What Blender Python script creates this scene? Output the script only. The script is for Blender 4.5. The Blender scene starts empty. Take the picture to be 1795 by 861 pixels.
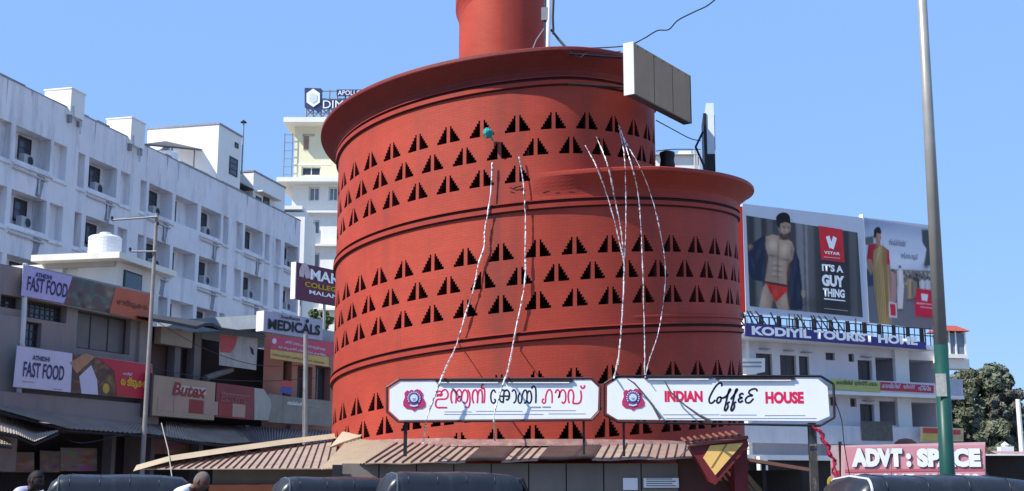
import bpy, math, random
from math import sin, cos, radians as rad, pi
from mathutils import Vector, Matrix
import numpy as np
S = bpy.context.scene
COL = S.collection
random.seed(7)
# ------------------------------------------------------------------ camera
F, W0, H0, CZ = 2250.0, 1795.0, 861.0, 1.6
PIT = math.atan((852 - 430.5) / F)
cd = bpy.data.cameras.new('camera'); cam = bpy.data.objects.new('camera', cd); COL.objects.link(cam)
cam.location = (0, 0, CZ); cam.rotation_euler = (pi / 2 + PIT, 0, 0)
cd.sensor_width = 36; cd.lens = F / W0 * 36; cd.clip_end = 6000; cd.clip_start = .1
S.camera = cam
# ------------------------------------------------------------------ light
SUN_AZ, SUN_EL = 240.0, 45.0          # azimuth clockwise from +Y
w = bpy.data.worlds.new("World"); S.world = w; w.use_nodes = True
nt = w.node_tree; bg = nt.nodes['Background']
sky = nt.nodes.new('ShaderNodeTexSky'); sky.sky_type = 'NISHITA'; sky.sun_disc = False
sky.sun_elevation = rad(SUN_EL); sky.sun_rotation = rad(SUN_AZ)
sky.air_density = 1.0; sky.dust_density = 0.0; sky.ozone_density = 4.0; sky.altitude = 0
tint = nt.nodes.new('ShaderNodeMix'); tint.data_type = 'RGBA'; tint.blend_type = 'MULTIPLY'; tint.inputs[0].default_value = 1
tint.blend_type = 'MIX'; tint.inputs[0].default_value = .84
tint.inputs[7].default_value = (1.32, 2.42, 4.75, 1); nt.links.new(sky.outputs[0], tint.inputs[6])
nt.links.new(tint.outputs[2], bg.inputs[0]); bg.inputs[1].default_value = 0.15
sd = bpy.data.lights.new('sun', 'SUN'); sun = bpy.data.objects.new('sun', sd); COL.objects.link(sun)
sd.energy = 4.3; sd.angle = rad(.55); sd.color = (1, .95, .87)
sv = Vector((sin(rad(SUN_AZ)) * cos(rad(SUN_EL)), cos(rad(SUN_AZ)) * cos(rad(SUN_EL)), sin(rad(SUN_EL))))
sun.rotation_euler = sv.to_track_quat('Z', 'Y').to_euler(); sun.location = (-30, -20, 60)
S.view_settings.view_transform = 'Standard'; S.view_settings.look = 'None'
S.view_settings.exposure = 0.55; S.view_settings.gamma = 1
S.cycles.max_bounces = 6
# ------------------------------------------------------------------ helpers
def ray(px, py):
    c, s = cos(PIT), sin(PIT); x = (px - W0 / 2) / F; u = (H0 / 2 - py) / F
    return Vector((x, c - u * s, s + u * c))
def at(px, py, Y):
    d = ray(px, py); d = d * (Y / d.y); return Vector((d.x, d.y, d.z + CZ))
def zq(ox, oy, s, pts): return [(ox + a / s, oy + b / s) for a, b in pts]
class Fr:
    """vertical plane: origin, x axis at angle a (deg), local -y is outwards"""
    def __init__(s, x, y, a, z=0): s.o = Vector((x, y, z)); s.a = rad(a)
    def uv(s, px, py, off=0):
        d = ray(px, py); n = Vector((sin(s.a), -cos(s.a), 0)); o = s.o - n * off
        c = Vector((0, 0, CZ)); t = (o - c).dot(n) / d.dot(n); p = c + d * t - s.o
        return (p.x * cos(s.a) + p.y * sin(s.a), p.z)
    def w(s, x, y, z): return s.o + Vector((x * cos(s.a) - y * sin(s.a), x * sin(s.a) + y * cos(s.a), z))
    def T(s, pts, off=0): return [s.uv(a, b, off) for a, b in pts]
MATS = {}
def mat(name, col, rough=.8, var=.12, scale=2.0, stain=0, scol=(.08, .075, .07), bump=0, bs=40, metal=0, spec=.3, streak=(1, 1, .18), emit=0, alpha=1, fine=.0):
    if name in MATS: return MATS[name]
    m = bpy.data.materials.new(name); m.use_nodes = True; n = m.node_tree; L = n.links
    p = n.nodes['Principled BSDF']; p.inputs['Roughness'].default_value = rough; p.inputs['Metallic'].default_value = metal
    p.inputs['Specular IOR Level'].default_value = spec
    tc = n.nodes.new('ShaderNodeTexCoord')
    nz = n.nodes.new('ShaderNodeTexNoise'); nz.inputs['Scale'].default_value = scale; nz.inputs['Detail'].default_value = 6; nz.inputs['Roughness'].default_value = .65
    L.new(tc.outputs['Object'], nz.inputs['Vector'])
    mr = n.nodes.new('ShaderNodeMapRange'); mr.inputs[1].default_value = .25; mr.inputs[2].default_value = .75
    mr.inputs[3].default_value = 1 - var; mr.inputs[4].default_value = 1 + var * .6
    L.new(nz.outputs[0], mr.inputs[0])
    mu = n.nodes.new('ShaderNodeMix'); mu.data_type = 'RGBA'; mu.blend_type = 'MULTIPLY'; mu.inputs[0].default_value = 1
    mu.inputs[6].default_value = (*col, 1); L.new(mr.outputs[0], mu.inputs[7]); out = mu.outputs[2]
    if stain:
        mp = n.nodes.new('ShaderNodeMapping'); mp.inputs['Scale'].default_value = streak
        L.new(tc.outputs['Object'], mp.inputs[0])
        n2 = n.nodes.new('ShaderNodeTexNoise'); n2.inputs['Scale'].default_value = scale * 1.3; n2.inputs['Detail'].default_value = 8; n2.inputs['Roughness'].default_value = .7
        L.new(mp.outputs[0], n2.inputs['Vector'])
        r = n.nodes.new('ShaderNodeMapRange'); r.inputs[1].default_value = .5; r.inputs[2].default_value = .74; r.inputs[3].default_value = 0; r.inputs[4].default_value = stain
        L.new(n2.outputs[0], r.inputs[0])
        m2 = n.nodes.new('ShaderNodeMix'); m2.data_type = 'RGBA'; L.new(r.outputs[0], m2.inputs[0]); L.new(out, m2.inputs[6]); m2.inputs[7].default_value = (*scol, 1); out = m2.outputs[2]
    L.new(out, p.inputs['Base Color'])
    if bump:
        n3 = n.nodes.new('ShaderNodeTexNoise'); n3.inputs['Scale'].default_value = bs; n3.inputs['Detail'].default_value = 4
        L.new(tc.outputs['Object'], n3.inputs['Vector'])
        b = n.nodes.new('ShaderNodeBump'); b.inputs['Strength'].default_value = bump; b.inputs['Distance'].default_value = .02
        L.new(n3.outputs[0], b.inputs['Height']); L.new(b.outputs[0], p.inputs['Normal'])
    if alpha < 1: p.inputs['Alpha'].default_value = alpha
    MATS[name] = m; return m
class MB:
    def __init__(s): s.v = []; s.f = []; s.m = []
    def add(s, vs, fs, mi=0):
        o = len(s.v); s.v += [tuple(v) for v in vs]; s.f += [tuple(i + o for i in f) for f in fs]; s.m += [mi] * len(fs); return s
    def quad(s, a, b, c, d, mi=0): return s.add([a, b, c, d], [(0, 1, 2, 3)], mi)
    def box(s, x0, x1, y0, y1, z0, z1, mi=0, Mx=None):
        vs = [(x, y, z) for z in (z0, z1) for y in (y0, y1) for x in (x0, x1)]
        if Mx is not None: vs = [Mx @ Vector(v) for v in vs]
        return s.add(vs, [(0, 2, 3, 1), (4, 5, 7, 6), (0, 1, 5, 4), (2, 6, 7, 3), (0, 4, 6, 2), (1, 3, 7, 5)], mi)
    def tube(s, pts, r, n=8, mi=0, cap=True, rfun=None):
        pts = [Vector(p) for p in pts]; k = len(pts); vs = []; up = None
        for i, p in enumerate(pts):
            d = (pts[min(i + 1, k - 1)] - pts[max(i - 1, 0)]).normalized()
            if up is None: up = Vector((0, 0, 1)) if abs(d.z) < .9 else Vector((1, 0, 0))
            a = d.cross(up).normalized(); b = d.cross(a); up = -b if False else up
            rr = rfun(i, k) if rfun else (r[i] if isinstance(r, (list, tuple)) else r)
            for j in range(n):
                t = 2 * pi * j / n; vs.append(p + a * cos(t) * rr + b * sin(t) * rr)
        fs = [(i * n + j, i * n + (j + 1) % n, (i + 1) * n + (j + 1) % n, (i + 1) * n + j) for i in range(k - 1) for j in range(n)]
        if cap: fs += [tuple(range(n))[::-1], tuple((k - 1) * n + j for j in range(n))]
        return s.add(vs, fs, mi)
    def lathe(s, prof, n=24, c=(0, 0, 0), mi=0, axis='z'):
        vs = []
        for r, z in prof:
            for j in range(n):
                t = 2 * pi * j / n
                v = (r * cos(t), r * sin(t), z) if axis == 'z' else (r * cos(t), z, r * sin(t)) if axis == 'y' else (z, r * cos(t), r * sin(t))
                vs.append((v[0] + c[0], v[1] + c[1], v[2] + c[2]))
        k = len(prof)
        fs = [(i * n + j, i * n + (j + 1) % n, (i + 1) * n + (j + 1) % n, (i + 1) * n + j) for i in range(k - 1) for j in range(n)]
        return s.add(vs, fs, mi)
    def prism(s, pts, y0, y1, mi=0):
        """polygon in local x,z extruded from y0 (front) to y1"""
        n = len(pts); vs = [(a, y0, b) for a, b in pts] + [(a, y1, b) for a, b in pts]
        fs = [tuple(range(n)), tuple(range(n, 2 * n))[::-1]] + [(i, (i + 1) % n, n + (i + 1) % n, n + i) for i in range(n)]
        return s.add(vs, fs, mi)
    def obj(s, name, ms, parent=None, smooth=False, world=False, loc=None):
        me = bpy.data.meshes.new(name); vs = s.v
        if world and parent is not None:
            iv = parent.matrix_basis.inverted(); vs = [tuple(iv @ Vector(v)) for v in vs]
        if loc is not None: L = Vector(loc); vs = [tuple(Vector(v) - L) for v in vs]
        me.from_pydata(vs, [], s.f)
        ms = ms if isinstance(ms, (list, tuple)) else [ms]
        for m in ms: me.materials.append(m)
        if len(ms) > 1: me.polygons.foreach_set('material_index', s.m)
        if smooth: me.polygons.foreach_set('use_smooth', [True] * len(me.polygons))
        me.update(); o = bpy.data.objects.new(name, me); COL.objects.link(o)
        if parent is not None: o.parent = parent
        if loc is not None: o.location = loc
        return o
def tag(o, label=None, cat=None, group=None, kind=None):
    if label: o['label'] = label
    if cat: o['category'] = cat
    if group: o['group'] = group
    if kind: o['kind'] = kind
    return o
def thing(name, label, cat, loc=(0, 0, 0), rz=0, group=None):
    o = bpy.data.objects.new(name, None); COL.objects.link(o); o.empty_display_size = .2
    o.matrix_basis = Matrix.Translation(Vector(loc)) @ Matrix.Rotation(rz, 4, 'Z')
    return tag(o, label, cat, group)
def fthing(fr, name, label, cat, group=None): return thing(name, label, cat, fr.o, fr.a, group)
def copy_tree(o, parent=None):
    c = o.copy(); COL.objects.link(c)
    if parent is not None: c.parent = parent
    for ch in list(o.children): copy_tree(ch, c)
    return c
def stroke(mb, pts, wd, y, closed=False, sub=5, mi=0, dy=0):
    """flat round-ended ribbon through 2-D points (x,z)"""
    P = [Vector(p) for p in pts]; Q = []
    k = len(P)
    for i in range(k - 1):
        a, b, c, d = P[max(i - 1, 0)], P[i], P[i + 1], P[min(i + 2, k - 1)]
        for t in range(sub):
            t /= sub
            Q.append(.5 * ((2 * b) + (c - a) * t + (2 * a - 5 * b + 4 * c - d) * t * t + (3 * b - a - 3 * c + d) * t ** 3))
    Q.append(P[-1]); vs = []
    n = len(Q)
    for i, q in enumerate(Q):
        d = (Q[min(i + 1, n - 1)] - Q[max(i - 1, 0)]); d = d.normalized() if d.length > 1e-9 else Vector((1, 0))
        nn = Vector((-d.y, d.x)); ww = wd / 2 * (.75 if i in (0, n - 1) else 1)
        for sg in (1, -1): vs.append((q.x + nn.x * ww * sg, y, q.y + nn.y * ww * sg))
    mb.add(vs, [(2 * i, 2 * i + 1, 2 * i + 3, 2 * i + 2) for i in range(n - 1)], mi)
def text(parent, s, x0, x1, z0, z1, y, m, bold=0.0, shear=0, name='lettering', depth=.006):
    cu = bpy.data.curves.new('txt', 'FONT'); cu.body = s; cu.offset = bold; cu.shear = shear; cu.resolution_u = 3
    tmp = bpy.data.objects.new('txt', cu); COL.objects.link(tmp)
    dg = bpy.context.evaluated_depsgraph_get(); me = bpy.data.meshes.new_from_object(tmp.evaluated_get(dg))
    bpy.data.objects.remove(tmp); bpy.data.curves.remove(cu)
    co = np.empty(len(me.vertices) * 3); me.vertices.foreach_get('co', co); co = co.reshape(-1, 3)
    a, b = co[:, 0].min(), co[:, 0].max(); c, d = co[:, 1].min(), co[:, 1].max()
    out = np.zeros_like(co); out[:, 0] = x0 + (co[:, 0] - a) / (b - a) * (x1 - x0)
    out[:, 2] = z0 + (co[:, 1] - c) / (d - c) * (z1 - z0); out[:, 1] = y
    me.vertices.foreach_set('co', out.ravel()); me.materials.clear(); me.materials.append(m); me.update(); me.name = name
    o = bpy.data.objects.new(name, me); COL.objects.link(o); o.parent = parent; return o
def ftext(parent, fr, s, pL, pR, hpx, off, m, bold=0, shear=0, name='lettering'):
    """pL: px of lower left corner, pR: px of lower right, hpx: cap height in px at left"""
    a = fr.uv(*pL, off); b = fr.uv(*pR, off); c = fr.uv(pL[0], pL[1] - hpx, off)
    return text(parent, s, a[0], b[0], a[1], c[1], off, m, bold, shear, name)
def wall_holes(mb, x0, x1, z0, z1, holes, y=0, mi=0, mr=0, mbk=0):
    xs = sorted(set([x0, x1] + [h[0] for h in holes] + [h[1] for h in holes])); zs = sorted(set([z0, z1] + [h[2] for h in holes] + [h[3] for h in holes]))
    xs = [x for x in xs if x0 - 1e-6 <= x <= x1 + 1e-6]; zs = [z for z in zs if z0 - 1e-6 <= z <= z1 + 1e-6]
    for i in range(len(xs) - 1):
        for j in range(len(zs) - 1):
            cx, cz = (xs[i] + xs[i + 1]) / 2, (zs[j] + zs[j + 1]) / 2
            if any(h[0] < cx < h[1] and h[2] < cz < h[3] for h in holes): continue
            mb.quad((xs[i], y, zs[j]), (xs[i + 1], y, zs[j]), (xs[i + 1], y, zs[j + 1]), (xs[i], y, zs[j + 1]), mi)
    for h in holes:
        a, b, c, d, dp = h[:5]; e = y + dp
        mb.quad((a, y, c), (a, y, d), (a, e, d), (a, e, c), mr); mb.quad((b, y, c), (b, e, c), (b, e, d), (b, y, d), mr)
        mb.quad((a, y, d), (b, y, d), (b, e, d), (a, e, d), mr); mb.quad((a, y, c), (a, e, c), (b, e, c), (b, y, c), mr)
        mb.quad((a, e, c), (a, e, d), (b, e, d), (b, e, c), mbk)
def window(parent, x0, x1, z0, z1, y, mf, mp, nx=1, nz=1, fw=.06, dp=.06):
    """window frame with panes as sub-parts; sits proud of plane y by dp"""
    mb = MB(); y0 = y - dp
    mb.box(x0, x0 + fw, y0, y, z0, z1).box(x1 - fw, x1, y0, y, z0, z1).box(x0 + fw, x1 - fw, y0, y, z0, z0 + fw).box(x0 + fw, x1 - fw, y0, y, z1 - fw, z1)
    for i in range(1, nx):
        x = x0 + (x1 - x0) * i / nx; mb.box(x - fw * .4, x + fw * .4, y0 + .005, y - .002, z0 + fw, z1 - fw)
    for i in range(1, nz):
        z = z0 + (z1 - z0) * i / nz; mb.box(x0 + fw, x1 - fw, y0 + .01, y - .004, z - fw * .4, z + fw * .4)
    f = mb.obj('window', mf, parent)
    for i in range(nx):
        a = x0 + fw + (x1 - x0 - 2 * fw) * i / nx; b = x0 + fw + (x1 - x0 - 2 * fw) * (i + 1) / nx
        MB().box(a + .01, b - .01, y - .035, y - .02, z0 + fw, z1 - fw).obj('pane', mp, f)
    return f
def vcol_mat():
    if 'printed_vinyl' in MATS: return MATS['printed_vinyl']
    m = bpy.data.materials.new('printed_vinyl'); m.use_nodes = True; n = m.node_tree; p = n.nodes['Principled BSDF']; p.inputs['Roughness'].default_value = .55; p.inputs['Specular IOR Level'].default_value = .25
    a = n.nodes.new('ShaderNodeAttribute'); a.attribute_name = 'ink'; n.links.new(a.outputs['Color'], p.inputs['Base Color']); MATS['printed_vinyl'] = m; return m
class Print:
    """a flat printed picture: colours of the ink on a fine grid over a quad given by four picture corners"""
    def __init__(s, cs, nx, ny, base):
        s.nx, s.ny = nx, ny; u, v = np.meshgrid(np.linspace(0, 1, nx), np.linspace(0, 1, ny)); c = np.array(cs, float)
        s.X = (c[0][0] * (1 - u) + c[1][0] * u) * (1 - v) + (c[3][0] * (1 - u) + c[2][0] * u) * v
        s.Y = (c[0][1] * (1 - u) + c[1][1] * u) * (1 - v) + (c[3][1] * (1 - u) + c[2][1] * u) * v
        s.C = np.ones((ny, nx, 3)) * np.array(base)
    def poly(s, pts, col, blur=1, a=1.0):
        m = np.zeros(s.X.shape, bool); n = len(pts)
        for i in range(n):
            x0, y0 = pts[i]; x1, y1 = pts[(i + 1) % n]
            if y0 == y1: continue
            cr = ((s.Y < y0) != (s.Y < y1)) & (s.X < (x1 - x0) * (s.Y - y0) / (y1 - y0) + x0); m ^= cr
        k = m.astype(float)
        for _ in range(blur):
            q = np.pad(k, 1, 'edge'); k = (q[:-2, 1:-1] + q[2:, 1:-1] + q[1:-1, :-2] + q[1:-1, 2:] + q[1:-1, 1:-1]) / 5
        k = (k * a)[..., None]; s.C = s.C * (1 - k) + np.array(col) * k; return s
    def blob(s, x, y, rx, ry, col, a=.5, rot=0):
        c, d = cos(rot), sin(rot); dx, dy = s.X - x, s.Y - y; k = np.exp(-(((dx * c + dy * d) / rx) ** 2 + ((dy * c - dx * d) / ry) ** 2))[..., None] * a
        s.C = s.C * (1 - k) + np.array(col) * k; return s
    def grain(s, seed, amt=.15, cell=3):
        g = np.random.RandomState(seed).uniform(1 - amt, 1 + amt, (s.ny // cell + 2, s.nx // cell + 2)); g = np.kron(g, np.ones((cell, cell)))[:s.ny, :s.nx]; s.C *= g[..., None]; return s
    def build(s, parent, fr, off, name='printed_picture'):
        vs = []
        for j in range(s.ny):
            for i in range(s.nx): q = fr.uv(s.X[j, i], s.Y[j, i], off); vs.append((q[0], off, q[1]))
        nx = s.nx; fs = [(j * nx + i, j * nx + i + 1, (j + 1) * nx + i + 1, (j + 1) * nx + i) for j in range(s.ny - 1) for i in range(nx - 1)]
        me = bpy.data.meshes.new(name); me.from_pydata(vs, [], fs); at_ = me.color_attributes.new('ink', 'FLOAT_COLOR', 'POINT')
        at_.data.foreach_set('color', np.concatenate([np.clip(s.C, 0, 1), np.ones((s.ny, s.nx, 1))], 2).astype(np.float32).ravel()); me.materials.append(vcol_mat()); me.update()
        o = bpy.data.objects.new(name, me); COL.objects.link(o); o.parent = parent; return o
# ------------------------------------------------------------------ materials
def brick_mat():
    m = bpy.data.materials.new('painted_brick'); m.use_nodes = True; n = m.node_tree; L = n.links; p = n.nodes['Principled BSDF']
    uv = n.nodes.new('ShaderNodeUVMap'); uv.uv_map = 'UVMap'; tc = n.nodes.new('ShaderNodeTexCoord')
    br = n.nodes.new('ShaderNodeTexBrick'); br.inputs['Scale'].default_value = 1; br.inputs['Brick Width'].default_value = .235; br.inputs['Row Height'].default_value = .0662
    br.inputs['Mortar Size'].default_value = .007; br.inputs['Mortar Smooth'].default_value = .4
    br.inputs['Color1'].default_value = (.41, .055, .030, 1); br.inputs['Color2'].default_value = (.375, .050, .028, 1); br.inputs['Mortar'].default_value = (.345, .046, .027, 1)
    L.new(uv.outputs[0], br.inputs['Vector'])
    def noise(scale, det, vec, mp=None):
        z = n.nodes.new('ShaderNodeTexNoise'); z.inputs['Scale'].default_value = scale; z.inputs['Detail'].default_value = det
        if mp:
            q = n.nodes.new('ShaderNodeMapping'); q.inputs['Scale'].default_value = mp; L.new(vec, q.inputs[0]); vec = q.outputs[0]
        L.new(vec, z.inputs['Vector']); return z
    a = noise(.55, 7, tc.outputs['Object']); r = n.nodes.new('ShaderNodeMapRange'); r.inputs[1].default_value = .3; r.inputs[2].default_value = .7; r.inputs[3].default_value = .84; r.inputs[4].default_value = 1.14
    L.new(a.outputs[0], r.inputs[0])
    mu = n.nodes.new('ShaderNodeMix'); mu.data_type = 'RGBA'; mu.blend_type = 'MULTIPLY'; mu.inputs[0].default_value = 1
    L.new(br.outputs[0], mu.inputs[6]); L.new(r.outputs[0], mu.inputs[7])
    b = noise(1.6, 9, tc.outputs['Object'], (1, 1, .12)); r2 = n.nodes.new('ShaderNodeMapRange'); r2.inputs[1].default_value = .52; r2.inputs[2].default_value = .8; r2.inputs[4].default_value = .62
    L.new(b.outputs[0], r2.inputs[0])
    m2 = n.nodes.new('ShaderNodeMix'); m2.data_type = 'RGBA'; L.new(r2.outputs[0], m2.inputs[0]); L.new(mu.outputs[2], m2.inputs[6]); m2.inputs[7].default_value = (.16, .04, .03, 1)
    c = noise(9, 5, tc.outputs['Object']); r3 = n.nodes.new('ShaderNodeMapRange'); r3.inputs[1].default_value = .68; r3.inputs[2].default_value = .82; r3.inputs[4].default_value = .45
    L.new(c.outputs[0], r3.inputs[0])
    m3 = n.nodes.new('ShaderNodeMix'); m3.data_type = 'RGBA'; L.new(r3.outputs[0], m3.inputs[0]); L.new(m2.outputs[2], m3.inputs[6]); m3.inputs[7].default_value = (.42, .16, .12, 1)
    L.new(m3.outputs[2], p.inputs['Base Color']); p.inputs['Roughness'].default_value = .62; p.inputs['Specular IOR Level'].default_value = .25
    h = n.nodes.new('ShaderNodeMath'); h.operation = 'SUBTRACT'; h.inputs[0].default_value = 1; L.new(br.outputs['Fac'], h.inputs[1])
    d = noise(30, 3, tc.outputs['Object']); ad = n.nodes.new('ShaderNodeMath'); ad.operation = 'MULTIPLY_ADD'; ad.inputs[1].default_value = .6
    L.new(d.outputs[0], ad.inputs[0]); L.new(h.outputs[0], ad.inputs[2])
    bp = n.nodes.new('ShaderNodeBump'); bp.inputs['Strength'].default_value = .22; bp.inputs['Distance'].default_value = .008
    L.new(ad.outputs[0], bp.inputs['Height']); L.new(bp.outputs[0], p.inputs['Normal'])
    return m
BRICK = brick_mat(); REVEAL = mat('dark_inner_brick', (.115, .022, .018), .9, .3, 6, .4, (.04, .02, .02))  # second material: opening sides, darker than the outer brick
RED = mat('red_oxide_plaster', (.36, .042, .024), .6, .14, 1.5, .35, (.14, .035, .03), bump=.15, bs=20)
RED2 = mat('maroon_paint', (.16, .02, .022), .5, .2, 2, .3, (.06, .02, .02))
ROOF = mat('roof_concrete', (.2, .12, .1), .9, .2, 1)
WHITE = mat('white_wash', (.76, .735, .74), .85, .10, .6, .8, (.30, .30, .33), bump=.2, bs=8)
WHITE2 = mat('white_paint_warm', (.82, .80, .74), .8, .05, .5, .2, (.45, .43, .4))
CREAM = mat('cream_paint', (.80, .74, .50), .8, .06, .5)
CREAMW = mat('cream_white_plaster', (.78, .75, .66), .85, .08, .8, .3, (.35, .33, .3))
LILAC = mat('pale_lilac_wall', (.68, .65, .68), .85, .06, .5, .25, (.3, .3, .34))
SHOPW = mat('dusty_plaster', (.27, .235, .22), .9, .12, .7, .5, (.14, .13, .13))
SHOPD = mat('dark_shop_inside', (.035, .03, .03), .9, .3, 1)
BROWN = mat('brown_wall', (.10, .07, .065), .9, .2, 1, .3)
PEACH = mat('peach_wall', (.30, .155, .12), .9, .15, .8, .4, (.2, .13, .11))
GREYM = mat('grey_metal', (.3, .3, .31), .5, .15, 3, .3, metal=.3)
DARK = mat('dark_steel', (.03, .03, .035), .45, .3, 5, .3, (.1, .06, .04), metal=.4)
STEEL = mat('galvanised_steel', (.42, .42, .40), .45, .15, 4, .35, (.25, .2, .15), metal=.45)
BLACK = mat('black_plastic', (.015, .015, .017), .45, .2, 3)
GLASSD = mat('dark_glass', (.03, .035, .045), .12, .3, 1, spec=.6)
GLASSB = mat('bluish_glass', (.16, .2, .25), .15, .3, 1, spec=.6)
WOODF = mat('dark_frame', (.05, .045, .05), .6, .2, 3)
SIGNW = mat('sign_white_acrylic', (.86, .88, .90), .35, .05, 1.2, .12, (.5, .5, .5))
PINKRED = mat('sign_red_paint', (.72, .02, .09), .5, .08, 3)
INK = mat('sign_black_paint', (.012, .014, .02), .5, .1, 3)
PURP = mat('emblem_purple', (.16, .06, .25), .5, .1, 3)
EMRED = mat('emblem_red', (.5, .04, .13), .5, .1, 3)
PALEB = mat('emblem_pale_blue', (.6, .7, .85), .5, .1, 3)
def flat(name, col, **k): return mat(name, col, k.pop('rough', .6), k.pop('var', .08), **k)
# ------------------------------------------------------------------ ground
mb = MB(); mb.quad((-900, -60, 0), (900, -60, 0), (900, 2500, 0), (-900, 2500, 0))
tag(mb.obj('ground', mat('dusty_ground', (.24, .205, .165), .95, .25, .3, .3)), kind='structure')
mb = MB(); mb.quad((-60, 2, .004), (60, 2, .004), (60, 23.2, .004), (-60, 23.2, .004))
tag(mb.obj('road', mat('asphalt', (.055, .055, .058), .9, .25, .8, .3, (.1, .09, .08), bump=.3, bs=60)), kind='structure')
mb = MB(); mb.box(-60, 60, 23.2, 23.4, 0, .13)
tag(mb.obj('kerb', mat('kerb_concrete', (.3, .29, .27), .9, .2, 2, .4)), kind='structure')

# ================================================================== COFFEE HOUSE
BX, BY, R = .67, 34.0, 5.35
HC = .0662; PT = 45 * HC; SL = PT / 360
Z0 = CZ + .9414
def zc(th, v): return Z0 + HC * v + SL * th
def P3(th, r, z): t = rad(th); return (BX + r * sin(t), BY - r * cos(t), z)
_ra = [-400, 4.5, 12, 20, 30, 40, 56, 75, 90, 120, 150, 240]; _rr = [5.35, 5.35, 5.19, 4.88, 4.55, 4.22, 3.62, 3.12, 2.95, 2.85, 2.8, 2.75]
_xs = np.arange(-400, 241, 1.0); _ys = np.interp(_xs, _ra, _rr); _k = np.ones(9) / 9; _ys = np.convolve(np.pad(_ys, 4, 'edge'), _k, 'valid')
def RU(th): return float(np.interp(th, _xs, _ys))
house = thing('spiral_brick_building', 'round red brick spiral building with rows of stepped triangular openings', 'building', (BX, BY, 0))
def open_set(center_units, v0, ths):
    s = set()
    for cu in center_units:
        for c, wdt in enumerate((6, 5, 4, 3, 2, 1)):
            for k in range(wdt): s.add((cu + 1 + k, v0 + c)); s.add((cu - 2 - k, v0 + c))
    return s
UN = .45
def spiral_wall(name, th0, th1, vb, vt, rf, opens, parent):
    n0, n1 = round(th0 / UN), round(th1 / UN)
    vid = {}; vs = []; uvs = []; fs = []; inner = []
    def V(u, v, inn=0):
        k = (u, v, inn)
        if k not in vid:
            th = u * UN; vid[k] = len(vs); r = rf(th) - (.23 if inn else 0)
            vs.append(P3(th, r, zc(th, v))); uvs.append((th * R * pi / 180, HC * v + (r - R)))
        return vid[k]
    allv = {v for (_, v) in opens}
    vlines = sorted(set([vb, vt]) | allv | {v + 1 for v in allv}); vlines = [v for v in vlines if vb <= v <= vt]
    for u in range(n0, n1):
        for i in range(len(vlines) - 1):
            a, b = vlines[i], vlines[i + 1]
            if (u, a) in opens: continue
            fs.append((V(u, a), V(u + 1, a), V(u + 1, b), V(u, b)))
            n_out = len(fs)
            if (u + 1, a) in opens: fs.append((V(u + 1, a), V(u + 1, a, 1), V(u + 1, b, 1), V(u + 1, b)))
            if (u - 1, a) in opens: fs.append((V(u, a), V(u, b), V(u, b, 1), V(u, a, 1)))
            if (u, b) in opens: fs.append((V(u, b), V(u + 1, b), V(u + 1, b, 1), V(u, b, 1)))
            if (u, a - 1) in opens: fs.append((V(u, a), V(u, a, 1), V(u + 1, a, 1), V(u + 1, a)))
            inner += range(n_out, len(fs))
    # stepped ceilings/floors between open cells of neighbouring courses are covered by the solid neighbours above
    me = bpy.data.meshes.new(name); iv = Vector((BX, BY, 0)); me.from_pydata([tuple(Vector(v) - iv) for v in vs], [], fs)
    ul = me.uv_layers.new(name='UVMap'); li = np.empty(len(me.loops), dtype=np.int32); me.loops.foreach_get('vertex_index', li)
    ul.data.foreach_set('uv', np.array(uvs, dtype=np.float32)[li].ravel()); me.materials.append(BRICK); me.materials.append(REVEAL)
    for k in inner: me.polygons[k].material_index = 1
    me.update(); o = bpy.data.objects.new(name, me); COL.objects.link(o); o.parent = parent
    return o
def centers(off, lo, hi): return [off + 20 * k for k in range(-12, 30) if lo <= (off + 20 * k) * UN <= hi]
RIMV = (CZ + 6.45 - Z0) / HC      # wall top where the lower cornice springs
op = set()
for v0, off in ((0, -5), (9, 5), (18, -3)): op |= open_set(centers(off, -110, 110), v0, 0)
for v0, off in ((45, -2), (54, 8), (63, -2)): op |= open_set(centers(off, -110, 110), v0, 0)
opL = set(op)
for v0, off in ((90, 7), (99, -3), (108, 7)): opL |= open_set(centers(off, -110, -3.5 if v0 == 90 else -1.2), v0, 0)
VT1, VT2 = 87, 87 + 45
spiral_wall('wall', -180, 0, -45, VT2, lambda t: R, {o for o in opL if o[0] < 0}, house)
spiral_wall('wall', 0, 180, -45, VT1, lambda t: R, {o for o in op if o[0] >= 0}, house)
opU = set()
for v0, off in ((99, -3), (108, 7)): opU |= open_set(centers(off, 1.2, 110), v0, 0)
opU |= {o for o in opL if o[1] > 88 and o[0] >= 0}
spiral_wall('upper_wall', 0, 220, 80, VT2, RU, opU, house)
def sweep(name, th0, th1, prof, rf, m, step=2.0, zoff=None, scale=None, uv=False):
    """prof: (dr, dz) list swept along the helix; zoff(th) gives base height; scale(th) multiplies dr"""
    n = int((th1 - th0) / step) + 1; vs = []; fs = []; k = len(prof)
    for i in range(n):
        th = th0 + (th1 - th0) * i / (n - 1); sc = scale(th) if scale else 1
        for dr, dz in prof:
            p = P3(th, rf(th) + dr * sc, zoff(th) + dz); vs.append((p[0] - BX, p[1] - BY, p[2]))
    for i in range(n - 1):
        for j in range(k - 1): fs.append((i * k + j, (i + 1) * k + j, (i + 1) * k + j + 1, i * k + j + 1))
    mbx = MB(); mbx.v = vs; mbx.f = fs; mbx.m = [(1 if name == 'moulding' and k > 5 and (q % (k - 1)) in (0, 3, 4) else 0) for q in range(len(fs))]  # moulding undersides and recess take the colour with shade painted in
    o = mbx.obj(name, [m, GROOVE_SHADE], house, smooth=False); return o
BAND = [(-.01, -.045), (.07, -.005), (.075, .092), (.02, .1), (.02, .165), (.065, .17), (.065, .188), (-.01, .205)]
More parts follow.
